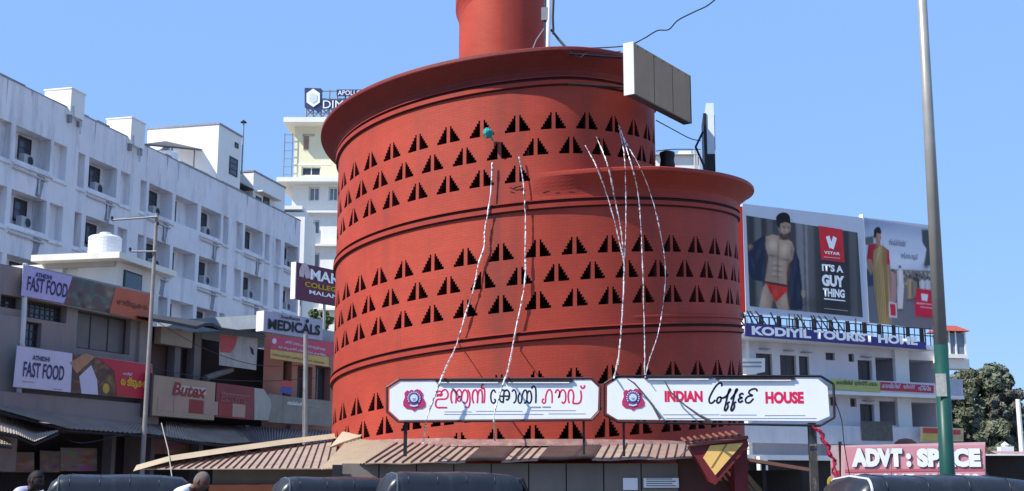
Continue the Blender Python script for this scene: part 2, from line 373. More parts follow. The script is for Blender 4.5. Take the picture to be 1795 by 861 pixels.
GROOVE_SHADE = mat('painted_groove_shade', (.065, .014, .012), .9, .3, 4, .4, (.03, .015, .015)); LIP = mat('maroon_lip_shade', (.19, .027, .023), .6, .16, 1.2, .45, (.09, .025, .022), bump=.15, bs=20)  # groove shade and lip underside shade are put into these colours
# mouldings (each follows the spiral)
zb = lambda base: (lambda th: CZ + base + SL * th)
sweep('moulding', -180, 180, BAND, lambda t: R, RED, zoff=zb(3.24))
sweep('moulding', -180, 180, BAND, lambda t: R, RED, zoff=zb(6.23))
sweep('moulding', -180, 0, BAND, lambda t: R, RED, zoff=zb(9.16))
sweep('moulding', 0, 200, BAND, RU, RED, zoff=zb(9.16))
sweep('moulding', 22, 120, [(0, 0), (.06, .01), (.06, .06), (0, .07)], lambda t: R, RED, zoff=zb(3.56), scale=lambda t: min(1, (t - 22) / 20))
CORN = [(-.01, -.02), (.012, .07), (.05, .15), (.14, .225), (.28, .31), (.43, .395), (.56, .465), (.60, .475), (.615, .50), (.61, .56), (.58, .585), (.45, .58), (.0, .555), (-.3, .55)]
fade = lambda t: max(.0, min(1, (t + 2) / 30))
sweep('cornice', -2, 180, CORN, lambda t: R, RED, zoff=zb(6.69 - .22), scale=lambda t: fade(t) * .74)
sweep('cornice', -180, 0, CORN, lambda t: R, LIP, zoff=zb(9.56 - .22), scale=lambda t: .8)  # lip maroon is darkened to carry the underside shade
sweep('cornice', 0, 215, CORN, RU, LIP, zoff=zb(9.56 - .22), scale=lambda t: .8)
# roofs
def ring(name, th0, th1, ra, rb, base, m):
    mbx = MB(); n = int((th1 - th0) / 3)
    for i in range(n):
        a, b = th0 + (th1 - th0) * i / n, th0 + (th1 - th0) * (i + 1) / n
        q = []
        for th, r in ((a, ra(a)), (b, ra(b)), (b, rb(b)), (a, rb(a))):
            p = P3(th, r, CZ + base + SL * th); q.append((p[0] - BX, p[1] - BY, p[2]))
        mbx.quad(*q)
    mbx.obj(name, m, house)
ring('roof_slab', 0, 180, RU, lambda t: R, 6.98, ROOF)
ring('roof_slab', -180, 0, lambda t: .3, lambda t: R, 9.86, ROOF)
ring('roof_slab', 0, 215, lambda t: .3, RU, 9.86, ROOF)
ring('floor_slab', -180, 180, lambda t: .3, lambda t: R - .3, 3.3, ROOF)
ring('floor_slab', -180, 180, lambda t: .3, lambda t: R - .3, 6.3, ROOF)
q = [P3(220, .3, 8.5), P3(220, RU(220), 8.5), P3(220, RU(220), 13.6), P3(220, .3, 13.6)]
MB().quad(*[(a - BX, b - BY, c) for a, b, c in q]).obj('unseen_end_wall', RED, house)  # unseen closing wall, added to keep light out of the upper drum
# core tower on top
TC = (-.27 - BX + .0, 0.0); TR = 1.2
mbx = MB(); prof = []
n = 72; zs = [9.6 + CZ + i * .0662 * 2 for i in range(44)]
vs = [(TC[0] + TR * cos(2 * pi * j / n), TC[1] + TR * sin(2 * pi * j / n), z) for z in zs for j in range(n)]
fs = [(i * n + j, i * n + (j + 1) % n, (i + 1) * n + (j + 1) % n, (i + 1) * n + j) for i in range(len(zs) - 1) for j in range(n)]
me = bpy.data.meshes.new('core_tower'); me.from_pydata(vs, [], fs); ul = me.uv_layers.new(name='UVMap')
uu = np.array([(2 * TR * pi * (i % n) / n, vs[i][2]) for i in range(len(vs))], dtype=np.float32)
li = np.empty(len(me.loops), dtype=np.int32); me.loops.foreach_get('vertex_index', li); ul.data.foreach_set('uv', uu[li].ravel()); me.materials.append(BRICK)
me.polygons.foreach_set('use_smooth', [True] * len(me.polygons))
o = bpy.data.objects.new('core_tower', me); COL.objects.link(o); o.parent = house
mbx = MB(); vs = []; pr = [(0, .1), (.02, .25), (.06, .4), (.10, .5), (.105, 1.5), (.3, 1.75), (.34, 1.85), (0, 1.9)]; n = 90
for i in range(n + 1):
    th = -180 + 360 * i / n
    for dr, dz in pr:
        t = rad(th); vs.append((TC[0] + (TR + dr) * sin(t), TC[1] - (TR + dr) * cos(t), CZ + 13.25 + th * .0083 + dz))
k = len(pr); mbx.add(vs, [(i * k + j, (i + 1) * k + j, (i + 1) * k + j + 1, i * k + j + 1) for i in range(n) for j in range(k - 1)])
mbx.obj('tower_cornice', RED, house)

# ------------------------------------------------------------------ tin canopy round the base
TIN = mat('pink_tin_sheet', (.39, .30, .23), .7, .28, 2.5, .7, (.24, .17, .12))
TINR = mat('rust_rib', (.20, .09, .07), .6, .2, 4)
TAN = mat('tan_ridge_sheet', (.50, .40, .27), .7, .15, 3, .35, (.3, .22, .15))
TIN2 = mat('brown_tin_sheet', (.36, .25, .20), .65, .22, 3, .5, (.2, .14, .11))
canopy = thing('tin_canopy', 'sloping pinkish ribbed tin canopy wrapped round the base of the red building', 'canopy', (0, 27, 0))
def panel(parent, A, B, C, D, m, mr, ribs=1, thick=.02):
    """A,B eave left/right, C,D top right/left ; rib along left edge"""
    A, B, C, D = map(Vector, (A, B, C, D)); n = (B - A).cross(D - A).normalized()
    if n.z < 0: n = -n
    mb = MB(); dn = n * thick
    q = [A, B, C, D, A - dn, B - dn, C - dn, D - dn]
    mb.add(q, [(0, 1, 2, 3), (7, 6, 5, 4), (0, 4, 5, 1), (1, 5, 6, 2), (2, 6, 7, 3), (3, 7, 4, 0)], 0)
    for r in range(ribs):
        f0 = r / ribs
        a, d = A.lerp(B, f0), D.lerp(C, f0); e = (B - A) * .06; f = (C - D) * .06; up = n * .035
        mb.add([a, a + e * 2, d + f * 2, d, a + e * .5 + up, a + e * 1.5 + up, d + f * 1.5 + up, d + f * .5 + up],
               [(0, 4, 7, 3), (4, 5, 6, 7), (5, 1, 2, 6), (0, 1, 5, 4)], 1)
    return mb.obj('roof_panel', [m, mr], parent, world=True)
def lerp(a, b, t): return Vector(a).lerp(Vector(b), t)
# left wing
eL, eR = at(250, 822, 29.5), at(584, 821, 28.5); hL, hR = at(262, 817.5, 29.7), at(592, 771, 32.5)
N = 25
for i in range(N):
    a, b = i / N, (i + 1) / N
    # ribs run up to the right: shear the top edge
    sh = lambda t: min(1, t * .95 + .055)
    panel(canopy, lerp(eL, eR, a), lerp(eL, eR, b), lerp(hL, hR, sh(b)), lerp(hL, hR, sh(a)), TIN, TINR)
mb = MB(); q = [at(238, 826, 29.4), at(262, 815, 29.6), at(440, 787, 31), at(600, 764, 32.6), at(600, 771, 32.5), at(440, 795, 30.9), at(300, 812, 29.7)]
for p in range(2):
    pass
hip = [at(239, 824, 29.4), at(300, 807, 29.8), at(400, 792, 30.6), at(500, 778, 31.6), at(600, 766, 32.6)]
vs = []
for p in hip: vs += [p + Vector((0, -.25, -.03)), p + Vector((0, 0, .11)), p + Vector((0, .3, .0))]
mb = MB(); mb.add(vs, [(3 * i + j, 3 * i + 3 + j, 3 * i + 4 + j, 3 * i + 1 + j) for i in range(len(hip) - 1) for j in range(2)])
mb.obj('ridge_flashing', TAN, canopy, world=True)
# tan loose sheets at the corner
mb = MB()
A = [at(578, 784, 30), at(600, 757, 31.5), at(638, 757, 31.3), at(632, 765, 30.6), at(600, 775, 30.2)]
mb.add(A + [a - Vector((0, 0, .04)) for a in A], [(0, 1, 2, 3, 4), (9, 8, 7, 6, 5), (0, 5, 6, 1), (1, 6, 7, 2), (2, 7, 8, 3), (3, 8, 9, 4), (4, 9, 5, 0)])
mb.obj('loose_sheet', TAN, canopy, world=True)
# corner corrugated tan sheet, real corrugation
def corrug(parent, A, B, C, D, n, amp, m, name='corrugated_sheet'):
    A, B, C, D = map(Vector, (A, B, C, D)); nn = (B - A).cross(D - A).normalized(); nn = nn if nn.z > 0 else -nn
    mb = MB(); vs = []
    for i in range(n * 2 + 1):
        t = i / (n * 2); o = nn * (amp if i % 2 else 0); vs += [A.lerp(B, t) + o, D.lerp(C, t) + o]
    mb.add(vs, [(2 * i, 2 * i + 2, 2 * i + 3, 2 * i + 1) for i in range(n * 2)])
    return mb.obj(name, m, parent, world=True)
corrug(canopy, at(560, 824, 27.4), at(646, 812, 26.2), at(690, 777, 29.4), at(612, 768, 31.0), 17, .025, TAN)
# main run
E0, E1 = at(640, 812.5, 26.1), at(1213, 803, 26.0)
top = [at(680, 777, 29.5), at(1216, 779, 28.7)]
N = 36
def eave(t): p = lerp(E0, E1, t); p.z += .012 * sin(t * 40); return p
for i in range(N):
    a, b = i / N, (i + 1) / N
    plain = 11 <= i <= 14 or 19 <= i <= 24
    if plain: corrug(canopy, eave(a), eave(b), lerp(*top, min(1, b * .97 + .03)), lerp(*top, a * .97 + .03), 5, .05, TIN2)
    else: panel(canopy, eave(a), eave(b), lerp(*top, min(1, b * .97 + .03)), lerp(*top, a * .97 + .03), TIN if i < 30 else TIN2, TINR)
# flashing where the roof meets the wall
mb = MB(); pts = [P3(th, R + .03, 0) for th in range(-50, 64, 3)]
vs = []
for th in range(-56, 66, 3):
    for r, z in ((R + .0, 1.06 if th < -20 else 1.02), (R + .12, .96), (R + .35, .86)): vs.append(P3(th, r, CZ + z))
mb.add(vs, [(3 * i + j, 3 * i + 3 + j, 3 * i + 4 + j, 3 * i + 1 + j) for i in range(len(vs) // 3 - 1) for j in range(2)])
mb.obj('wall_flashing', mat('torn_felt', (.27, .15, .13), .85, .4, 4, .5, (.42, .38, .35)), canopy, world=True)
# wall below the canopy
BOARD = mat('grey_brown_sheet', (.20, .175, .155), .6, .15, .8, .35, (.1, .085, .075))
stall = thing('canopy_side_wall', 'grey sheet wall standing under the main tin canopy behind parked rickshaws', 'wall', (0, 26.4, 0))
ycur = 26.45
x0 = at(598, 850, ycur).x; x1 = at(1190, 850, ycur).x; N = 9
for i in range(N):
    a = x0 + (x1 - x0) * i / N; b = x0 + (x1 - x0) * (i + 1) / N
    MB().box(a + .012, b - .012, ycur, ycur + .04, .02, CZ + .45).obj('wall_panel', BOARD, stall, world=True)
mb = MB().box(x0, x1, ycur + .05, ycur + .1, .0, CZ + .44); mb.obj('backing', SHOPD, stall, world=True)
MB().box(at(583, 850, 26.3).x, at(599, 850, 26.3).x, 26.2, 26.36, 0, CZ + .42).obj('post', DARK, canopy, world=True)
lw = thing('side_wall', 'low grey wall with orange base under the left wing of the canopy', 'wall', (0, 30, 0))
MB().box(at(372, 850, 30).x, at(584, 850, 30).x, 30, 30.15, CZ + .04, CZ + .38).obj('upper_wall', mat('grey_render', (.17, .165, .155), .9, .2, 1, .3), lw, world=True)
MB().box(at(368, 850, 30).x, at(584, 850, 30).x, 29.9, 30.1, 0, CZ + .03).obj('wall_base', mat('orange_paint', (.48, .17, .09), .8, .15, 1, .3), lw, world=True)
for (a, b, c, d, lb) in ((1092, 1118, 838, 859, 'small square white notice pasted on the grey sheet wall'), (1128, 1190, 838, 855, 'wide white notice with dark lines pasted on the grey sheet wall')):
    p, q = at(a, c, 26.4), at(b, d, 26.4); t = thing('paper_notice', lb, 'notice', (p.x, 26.4, q.z))
    MB().box(0, q.x - p.x, 0, .012, 0, p.z - q.z).obj('sheet', SIGNW, t)
    if b - a > 40:
        for r in range(4): MB().box(.05, q.x - p.x - .06 - .07 * (r % 2), -.004, -.001, .03 + r * .045, .045 + r * .045).obj('printed_line', INK, t)
# entrance
ent = thing('entrance_porch', 'maroon entrance porch with a yellow panel under its slanting gable', 'porch', (at(1250, 850, 25.6).x, 25.6, 0))
fe = Fr(at(1250, 850, 25.6).x, 25.6, 0)
MB().prism(fe.T([(1208, 782), (1309, 768), (1313, 782), (1254, 850), (1244, 845)]), .0, .35).obj('gable', RED2, ent)
MB().prism(fe.T([(1233, 803), (1245, 781), (1303, 776.5), (1254, 833)], -.03), -.03, .0).obj('yellow_panel', mat('yellow_plaster', (.86, .53, .16), .7, .08, 2, .2, (.4, .25, .1)), ent)
MB().prism([fe.uv(*p, -.036) for p in ((1246, 820), (1249, 820), (1275, 779), (1272, 779))], -.036, -.030).obj('panel_crack', mat('crack', (.3, .17, .06)), ent)
MB().box(fe.uv(1292, 800)[0], fe.uv(1316, 800)[0], .36, 2.2, 0, CZ + .82).obj('side_wall', RED2, ent)
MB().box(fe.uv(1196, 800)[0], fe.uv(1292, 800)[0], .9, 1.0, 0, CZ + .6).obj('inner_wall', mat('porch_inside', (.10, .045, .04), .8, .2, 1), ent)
vs = MB()
for i in range(9):
    p0 = fe.uv(1206 + i * 11.5, 783 - i * 1.6); p1 = fe.uv(1206 + (i + 1) * 11.5, 783 - (i + 1) * 1.6)
    MB().tube([(p0[0], -.06, p0[1] + .02), (p1[0] + .01, -.06, p1[1] + .02)], .035, 8).tube([(p0[0] + .04, -.06, p0[1] + .03), (p0[0] + .04, 1.2, p0[1] + .2)], .03, 8).obj('ridge_tile', mat('terracotta', (.22, .08, .06), .8, .3, 5), ent)
# ------------------------------------------------------------------ the two name signs
def oct_sign(name, label, Y, outer, face, tubes, posts, emb):
    fr = Fr(0, Y, 0); t = thing(name, label, 'sign', (at(outer[0][0], 700, Y).x, Y, 0)); fr.o = t.matrix_basis.translation.copy()
    po = fr.T(outer); pf = fr.T(face, -.02); n = len(po)
    MB().prism([(sum(p[0] for p in po) / n + (x - sum(p[0] for p in po) / n) * .99, z) for x, z in fr.T(face)], .0, .16).obj('box', GREYM, t)
    MB().prism(pf, -.02, 0).obj('face', SIGNW, t)
    for k in range(n):
        a, b = po[k], po[(k + 1) % n]
        MB().tube([(a[0], -.02, a[1]), (b[0], -.02, b[1])], .026, 6).obj('frame_bar', DARK if Y < 25.5 else mat('rusty_frame', (.09, .035, .04), .5, .2, 3), t)
    for (a, b, y0, y1) in tubes:
        p, q = fr.uv(a, y0, -.12), fr.uv(b, y1, -.12)
        MB().box(p[0], q[0], -.065, -.027, q[1], q[1] + .045).obj('light_housing', DARK, t)
        MB().tube([(p[0] + .08, -.05, q[1] - .02), (q[0] - .08, -.05, q[1] - .02)], .018, 8).obj('light_tube', mat('unlit_tube', (.75, .75, .72), .4), t)
        for x in (p[0] + .3, q[0] - .3): MB().box(x - .015, x + .015, -.027, .1, q[1] + .03, q[1] + .055).obj('bracket', DARK, t)
    for (px, yt, yb, wpx) in posts:
        a, b = fr.uv(px, yt, .2), fr.uv(px, yb, .2); hw = wpx / 2 / F * Y
        MB().box(a[0] - hw, a[0] + hw, .17, .17 + 2 * hw, b[1], a[1]).obj('post', DARK, t)
    # emblem
    cx, cy = emb; sh = [(-8.5, -13), (-5, -16), (0, -14), (5, -17), (11, -15), (16, -9), (15, -3), (20, 6), (20, 13), (14, 17), (5, 18), (0, 22), (-5, 18), (-14, 17), (-19, 12), (-19, 5), (-16, -3), (-17, -10), (-12, -15)]
    sh = [(x, y) for x, y in sh]
    MB().prism(fr.T([(cx + a, cy + b) for a, b in sh], -.03), -.032, -.02).obj('emblem_shield', EMRED, t)
    def disc(r, y, m, nm, n=28): MB().prism(fr.T([(cx + r * sin(2 * pi * i / n), cy - 1 + r * cos(2 * pi * i / n)) for i in range(n)], y), y, y + .008).obj(nm, m, t)
    disc(12.8, -.040, PURP, 'emblem_ring'); disc(8.4, -.047, mat('emblem_blue', (.1, .12, .3), .5), 'emblem_ring'); disc(6.6, -.054, PALEB, 'emblem_centre')
    for i in range(13):
        a = -2.1 + i * .35; MB().prism(fr.T([(cx + 10.6 * sin(a) + dx, cy - 1 - 10.6 * cos(a) + dy) for dx, dy in ((-.8, -1), (.8, -1), (.8, 1), (-.8, 1))], -.044), -.044, -.041).obj('emblem_mark', SIGNW, t)
    MB().prism(fr.T([(cx - 3, cy - 1), (cx + 3, cy - 1), (cx + 2, cy + 3), (cx - 2, cy + 3)], -.058), -.058, -.055).obj('emblem_cup', mat('emblem_grey', (.3, .36, .5), .5), t)
    stroke_mb = MB()
    for a, b in (((cx - 7, cy + 11), (cx + 7, cy + 11)),): stroke(stroke_mb, fr.T([a, ((a[0] + b[0]) / 2, a[1] + 2), b], -.04), .03, -.0445)
    stroke_mb.obj('emblem_scroll', PALEB, t)
    return t, fr
def strokes(t, fr, ox, oy, s, lines, wpx, m, name, off=-.0215):
    mb = MB()
    for i, l in enumerate(lines): stroke(mb, fr.T(zq(ox, oy, s, l), off), wpx / s / F * 25.5, off - .0008 * (i % 5), sub=5)
    return mb.obj(name, m, t)
YS = 25.5
o1 = zq(670, 650, 4.6026, [(38, 135), (135, 72), (1690, 60), (1758, 128), (1752, 330), (1690, 398), (130, 412), (38, 330)])
f1 = zq(670, 650, 4.6026, [(60, 140), (150, 82), (1680, 72), (1745, 135), (1740, 320), (1680, 385), (140, 398), (58, 322)])
s1, fr1 = oct_sign('shop_sign', 'left white octagonal sign with Malayalam lettering in red and black', YS, o1, f1,
    [(763, 880, 668, 669), (884, 1005, 668, 669)], [(711, 740, 800, 6), (1023, 738, 797, 4)], (725.7, 699))
Mr = [[(441, 180), (452, 166), (468, 166), (478, 178), (470, 190), (452, 194), (440, 188)], [(476, 178), (488, 160), (508, 152), (524, 166), (531, 190), (526, 214), (508, 228), (470, 229), (440, 232)],
      [(436, 206), (455, 200), (476, 200), (484, 182)], [(440, 232), (432, 256), (432, 282), (446, 296), (480, 297), (524, 297)],
      [(563, 262), (554, 225), (558, 175), (576, 153), (592, 170), (597, 215), (592, 262)], [(597, 200), (606, 165), (622, 153), (637, 170), (642, 205), (634, 238), (618, 246), (608, 232), (618, 212), (640, 204)],
      [(642, 205), (650, 172), (668, 153), (684, 172), (690, 205), (684, 245), (668, 262), (655, 250)], [(690, 152), (704, 185), (708, 240), (702, 280), (688, 297), (670, 290)],
      [(738, 262), (727, 225), (731, 175), (748, 153), (765, 170), (770, 215), (766, 262)], [(770, 200), (778, 165), (792, 153), (804, 170), (808, 215), (806, 262)], [(822, 262), (827, 215), (826, 160), (820, 140), (806, 145), (800, 128), (808, 110), (822, 118)]]
Mk = [[(915, 178), (900, 155), (883, 172), (876, 210), (882, 250), (900, 262), (914, 244), (904, 226)], [(986, 152), (980, 200), (976, 262)], [(1032, 206), (985, 204), (945, 207)],
      [(984, 158), (962, 156), (947, 180), (946, 225), (958, 250), (976, 250)], [(986, 165), (1005, 155), (1022, 172), (1025, 205), (1014, 232), (996, 232)], [(1046, 170), (1062, 153), (1076, 170), (1081, 210), (1075, 246), (1058, 262)],
      [(1112, 178), (1098, 205), (1098, 245), (1110, 262), (1124, 246), (1128, 205), (1140, 168), (1156, 156), (1167, 175), (1168, 220), (1160, 255), (1142, 260)], [(1168, 240), (1182, 262), (1200, 246), (1204, 205), (1196, 168), (1180, 165), (1170, 185)],
      [(1238, 262), (1240, 200), (1238, 150), (1228, 128), (1212, 128), (1206, 146)]]
Mh = [[(1306, 226), (1294, 234), (1292, 252), (1304, 263), (1317, 250), (1320, 205), (1334, 164), (1352, 153), (1366, 170), (1371, 210), (1370, 262)],
      [(1396, 182), (1404, 160), (1418, 155), (1430, 172), (1432, 200), (1422, 218), (1434, 180), (1450, 156), (1468, 160), (1480, 190), (1478, 240), (1462, 262), (1448, 250)],
      [(1508, 262), (1500, 215), (1505, 168), (1522, 153), (1538, 168), (1544, 210), (1536, 262)], [(1536, 262), (1560, 264), (1584, 262), (1600, 244), (1606, 205), (1600, 158)], [(1602, 118), (1606, 136), (1618, 140), (1630, 132), (1632, 116)]]
strokes(s1, fr1, 670, 650, 4.6026, Mr, 13, PINKRED, 'lettering'); strokes(s1, fr1, 670, 650, 4.6026, Mk, 13, INK, 'lettering'); strokes(s1, fr1, 670, 650, 4.6026, Mh, 13, PINKRED, 'lettering')
GREYI = mat('grey_ink', (.3, .32, .36), .6)
for (a, b, y, h) in ((500, 720, 330, 3), (755, 1130, 325, 3), (1200, 1560, 320, 3), (500, 1300, 350, 3), (1340, 1640, 346, 3), (1195, 1280, 293, 9), (1292, 1358, 292, 9)):
    MB().prism(fr1.T(zq(670, 650, 4.6026, [(a, y - h / 2), (b, y - h / 2), (b, y + h / 2), (a, y + h / 2)]), -.03), -.026, -.021).obj('fine_print', GREYI, s1)
o2 = zq(1050, 650, 4.274, [(38, 100), (130, 40), (1660, 42), (1755, 100), (1762, 350), (1655, 412), (140, 385), (38, 330)])
f2 = zq(1050, 650, 4.274, [(62, 110), (140, 55), (1640, 62), (1712, 120), (1728, 340), (1640, 378), (140, 365), (60, 318)])
s2, fr2 = oct_sign('shop_sign', 'right white octagonal sign reading INDIAN Coffee HOUSE in red and black', YS - .15, o2, f2,
    [(1130, 1250, 660, 663), (1255, 1395, 661, 665)], [(1093, 738, 800, 4)], (1109.5, 698))
s1['group'] = s2['group'] = 'octagonal name signs above the canopy'
def zt(fr, s, ox, oy, sc, x0, x1, yt, yb, m, t, bold=.02, shear=0, off=-.023):
    a = fr.uv(ox + x0 / sc, oy + yb / sc, off); b = fr.uv(ox + x1 / sc, oy + yt / sc, off)
    return text(t, s, a[0], b[0], a[1], b[1], off, m, bold, shear)
zt(fr2, 'INDIAN', 1050, 650, 4.274, 492, 775, 150, 234, PINKRED, s2, .055)
zt(fr2, 'HOUSE', 1050, 650, 4.274, 1248, 1532, 156, 247, PINKRED, s2, .055)
strokes(s2, fr2, 1050, 650, 4.274, [[(918, 118), (920, 100), (905, 92), (878, 112), (848, 160), (826, 210), (830, 240), (850, 240), (872, 218)],
    [(905, 195), (890, 205), (882, 230), (892, 242), (910, 228), (914, 204), (905, 195), (925, 205), (945, 195)],
    [(940, 205), (965, 175), (986, 142), (976, 142), (962, 190), (950, 245), (940, 290), (950, 298), (966, 270), (964, 245), (980, 232)],
    [(985, 215), (1012, 180), (1036, 142), (1026, 142), (1012, 190), (1000, 245), (988, 290), (998, 298), (1014, 270), (1012, 245), (1028, 232)],
    [(1082, 178), (1070, 170), (1054, 180), (1056, 196), (1072, 202), (1052, 208), (1044, 224), (1056, 236), (1078, 222)],
    [(1184, 156), (1180, 140), (1160, 136), (1130, 148), (1124, 170), (1150, 186), (1118, 192), (1098, 214), (1104, 238), (1130, 238), (1158, 208)]], 14, INK, 'lettering')
for (a, b, y, h) in ((480, 900, 328, 3), (910, 1180, 330, 3), (1240, 1545, 334, 3), (500, 1630, 356, 3)):
    MB().prism(fr2.T(zq(1050, 650, 4.274, [(a, y - h / 2), (b, y - h / 2), (b, y + h / 2), (a, y + h / 2)]), -.03), -.026, -.021).obj('fine_print', GREYI, s2)
# right-hand peeling post of the sign
MB().box(fr2.uv(1416, 750, .3)[0], fr2.uv(1429, 750, .3)[0], .2, .33, -0, fr2.uv(1416, 742, .3)[1]).obj('thick_post', mat('peeling_post', (.06, .055, .055), .7, .4, 3, .8, (.45, .4, .34), streak=(2, 2, .5)), s2)
# tinsel shadows on the sign face, built as dark strands
STRAND_SHADOW = mat('strand_shadow_grey', (.10, .10, .10), .7, .3, 20)
for pts, lb in (([(1100, 664), (1112, 672), (1128, 690), (1145, 712), (1158, 735)], 'short tinsel shadow built as a strand across the emblem end of the English sign'),
                ([(1165, 668), (1176, 688), (1200, 710), (1225, 728), (1248, 740)], 'tinsel shadow built as a strand across the red INDIAN lettering of the English sign')):
    c = at(*pts[0], 25.18); tag(MB().tube([at(a, b, 25.18) for a, b in pts], [.012, .018, .016, .026, .035], 6).obj('tinsel_shadow', STRAND_SHADOW, loc=c), lb, 'shadow', 'tinsel shadows built over the sign')
def cylY(px, py, r):
    d = ray(px, py); a = d.x ** 2 + d.y ** 2; b = -2 * (d.x * BX + d.y * BY); c = BX * BX + BY * BY - r * r
    q = b * b - 4 * a * c
    if q < 0: return BY - 2
    return (-b - math.sqrt(q)) / 2 / a * d.y
# worn scratches left where old lettering was taken down
SCR = mat('worn_scratch', (.12, .03, .025), .8, .3, 5); rnd = random.Random(12)
for cx_ in (905, 962, 1008):
    for i in range(6):
        x_, y_ = cx_ + rnd.uniform(-12, 12), 330 + rnd.uniform(-8, 9); p = Vector(at(x_, y_, cylY(x_, y_, R + .006))); q = Vector(at(x_ + rnd.uniform(6, 16), y_ + rnd.uniform(-4, 4), cylY(x_ + 10, y_, R + .006)))
        MB().tube([p, q], .009, 4).obj('wall_scratch', SCR, house, world=True)
# ------------------------------------------------------------------ garlands
GAR = bpy.data.materials.new('tinsel'); GAR.use_nodes = True; n_ = GAR.node_tree; p_ = n_.nodes['Principled BSDF']
tc_ = n_.nodes.new('ShaderNodeTexCoord'); z_ = n_.nodes.new('ShaderNodeTexNoise'); z_.inputs['Scale'].default_value = 14; z_.inputs['Detail'].default_value = 5; n_.links.new(tc_.outputs['Object'], z_.inputs[0])
r_ = n_.nodes.new('ShaderNodeValToRGB'); r_.color_ramp.elements[0].position = .4; r_.color_ramp.elements[0].color = (.16, .12, .11, 1); r_.color_ramp.elements[1].position = .54; r_.color_ramp.elements[1].color = (.85, .85, .85, 1)
n_.links.new(z_.outputs[0], r_.inputs[0]); n_.links.new(r_.outputs[0], p_.inputs['Base Color']); p_.inputs['Roughness'].default_value = .4; p_.inputs['Metallic'].default_value = .2
gl = [('longest silver tinsel string hanging from the left upper opening to the canopy', [(863, 285), (860, 340), (850, 405), (849, 432), (838, 465), (832, 500), (815, 555), (800, 605), (784, 640), (772, 668), (760, 700), (748, 735), (742, 778)], 8),
      ('silver tinsel string hanging right of the longest one, ending over the left sign', [(910, 275), (917, 320), (921, 380), (921, 440), (920, 495), (908, 560), (898, 610), (890, 650), (876, 690), (866, 730), (868, 772)], 8),
      ('leftmost tinsel string of the five bunched on the right', [(1020, 246), (1042, 285), (1060, 330), (1075, 380), (1086, 425), (1092, 450)], 6),
      ('second tinsel string from the left in the right bunch', [(1045, 240), (1058, 270), (1068, 300), (1078, 350), (1088, 400), (1092, 440), (1094, 480), (1090, 560), (1085, 620), (1076, 664)], 7),
      ('straight middle tinsel string of the right bunch', [(1085, 225), (1094, 270), (1097, 330), (1097, 400), (1094, 470), (1092, 540), (1087, 600), (1084, 640)], 5),
      ('tinsel string of the right bunch falling straight to the English sign', [(1086, 222), (1104, 280), (1117, 330), (1123, 390), (1126, 450), (1128, 520), (1130, 600), (1130, 660)], 6),
      ('rightmost bulging tinsel string of the right bunch', [(1084, 220), (1100, 255), (1120, 290), (1142, 345), (1158, 410), (1166, 470), (1163, 530), (1152, 590), (1137, 635), (1131, 662)], 5)]
for lb, pts, wp in gl:
    P = []; rnd = random.Random(len(lb)); Q = []
    k = len(pts)
    for i in range(k - 1):
        for t in range(9):
            t /= 9; a, b, c, d = [Vector(pts[min(max(i + e, 0), k - 1)]) for e in (-1, 0, 1, 2)]; Q.append(.5 * ((2 * b) + (c - a) * t + (2 * a - 5 * b + 4 * c - d) * t * t + (3 * b - a - 3 * c + d) * t ** 3))
    Q.append(Vector(pts[-1]))
    for i, q in enumerate(Q):
        Y = cylY(q.x, q.y, R + .11) if pts[0][0] < 1000 else cylY(q.x, q.y, float(np.interp(q.y, [222, 282, 292, 340, 660], [4.95, 5.35, 6.05, 5.75, 5.55])))
        if q.y > 600: Y = Y + (25.2 - Y) * min(1, (q.y - 600) / 62)
        if q.y > 742: Y = 25.2 + (27 - 25.2) * min(1, (q.y - 742) / 30)
        P.append(at(q.x + rnd.uniform(-.35, .35), q.y, Y))
    rr = [wp / 2 / F * 27 * rnd.choice((.22, .3, .38, .5)) for _ in P]
    tag(MB().tube(P, rr, 5).obj('tinsel_garland', GAR, loc=P[0]), lb, 'garland', 'tinsel garlands hanging on the brick wall')
# teal bundle on a window
p = at(855, 233, 28.55); mb = MB(); rnd = random.Random(3)
prof = [(0, -.12), (.07, -.1), (.12, -.03), (.115, .04), (.07, .1), (.0, .12)]; mb.lathe(prof, 10); mb.v = [tuple(c * (1 + rnd.uniform(-.18, .18)) for c in v) for v in mb.v]
mb.tube([(.05, 0, -.05), (.1, -.02, -.14), (.13, 0, -.2)], .025, 5)
o = mb.obj('cloth_bundle', mat('teal_cloth', (.03, .30, .27), .7, .4, 12)); o.location = p; tag(o, 'small teal cloth bundle tied in a triangular opening of the top row', 'bundle')
# ------------------------------------------------------------------ things on the building
# board seen from its back, hung at the parapet
FB = Fr(*at(1111, 100, 28.3).xy, 56); tb = fthing(FB, 'hanging_board', 'large blank grey board tilted out from the upper rim', 'board'); 
a = FB.uv(1111, 75); b = FB.uv(1209, 131); c = FB.uv(1111, 163); d = FB.uv(1204, 215)
MB().box(0, b[0], .0, .04, c[1], a[1]).obj('back_panel', mat('grey_board', (.42, .28, .17), .7, .12, 1.5, .35, (.2, .13, .10)), tb)
MB().box(-.03, 0, -.01, .26, c[1] - .02, a[1] + .02).obj('side_frame', mat('pale_board_edge', (.62, .62, .6), .6), tb)
MB().box(0, b[0], .0, .2, c[1] - .03, c[1] - .002).obj('bottom_frame', mat('grey_board_dark', (.12, .10, .09)), tb)
MB().box(0, b[0], .18, .2, c[1], a[1]).obj('front_panel', SIGNW, tb)
MB().box(b[0], b[0] + .03, -.01, .2, c[1] - .02, a[1]).obj('side_frame', DARK, tb)
for k_ in (.34, .67): MB().box(b[0] * k_ - .008, b[0] * k_ + .008, -.006, -.0005, c[1] + .01, a[1] - .01).obj('sheet_seam', mat('seam_rust', (.16, .08, .05)), tb)
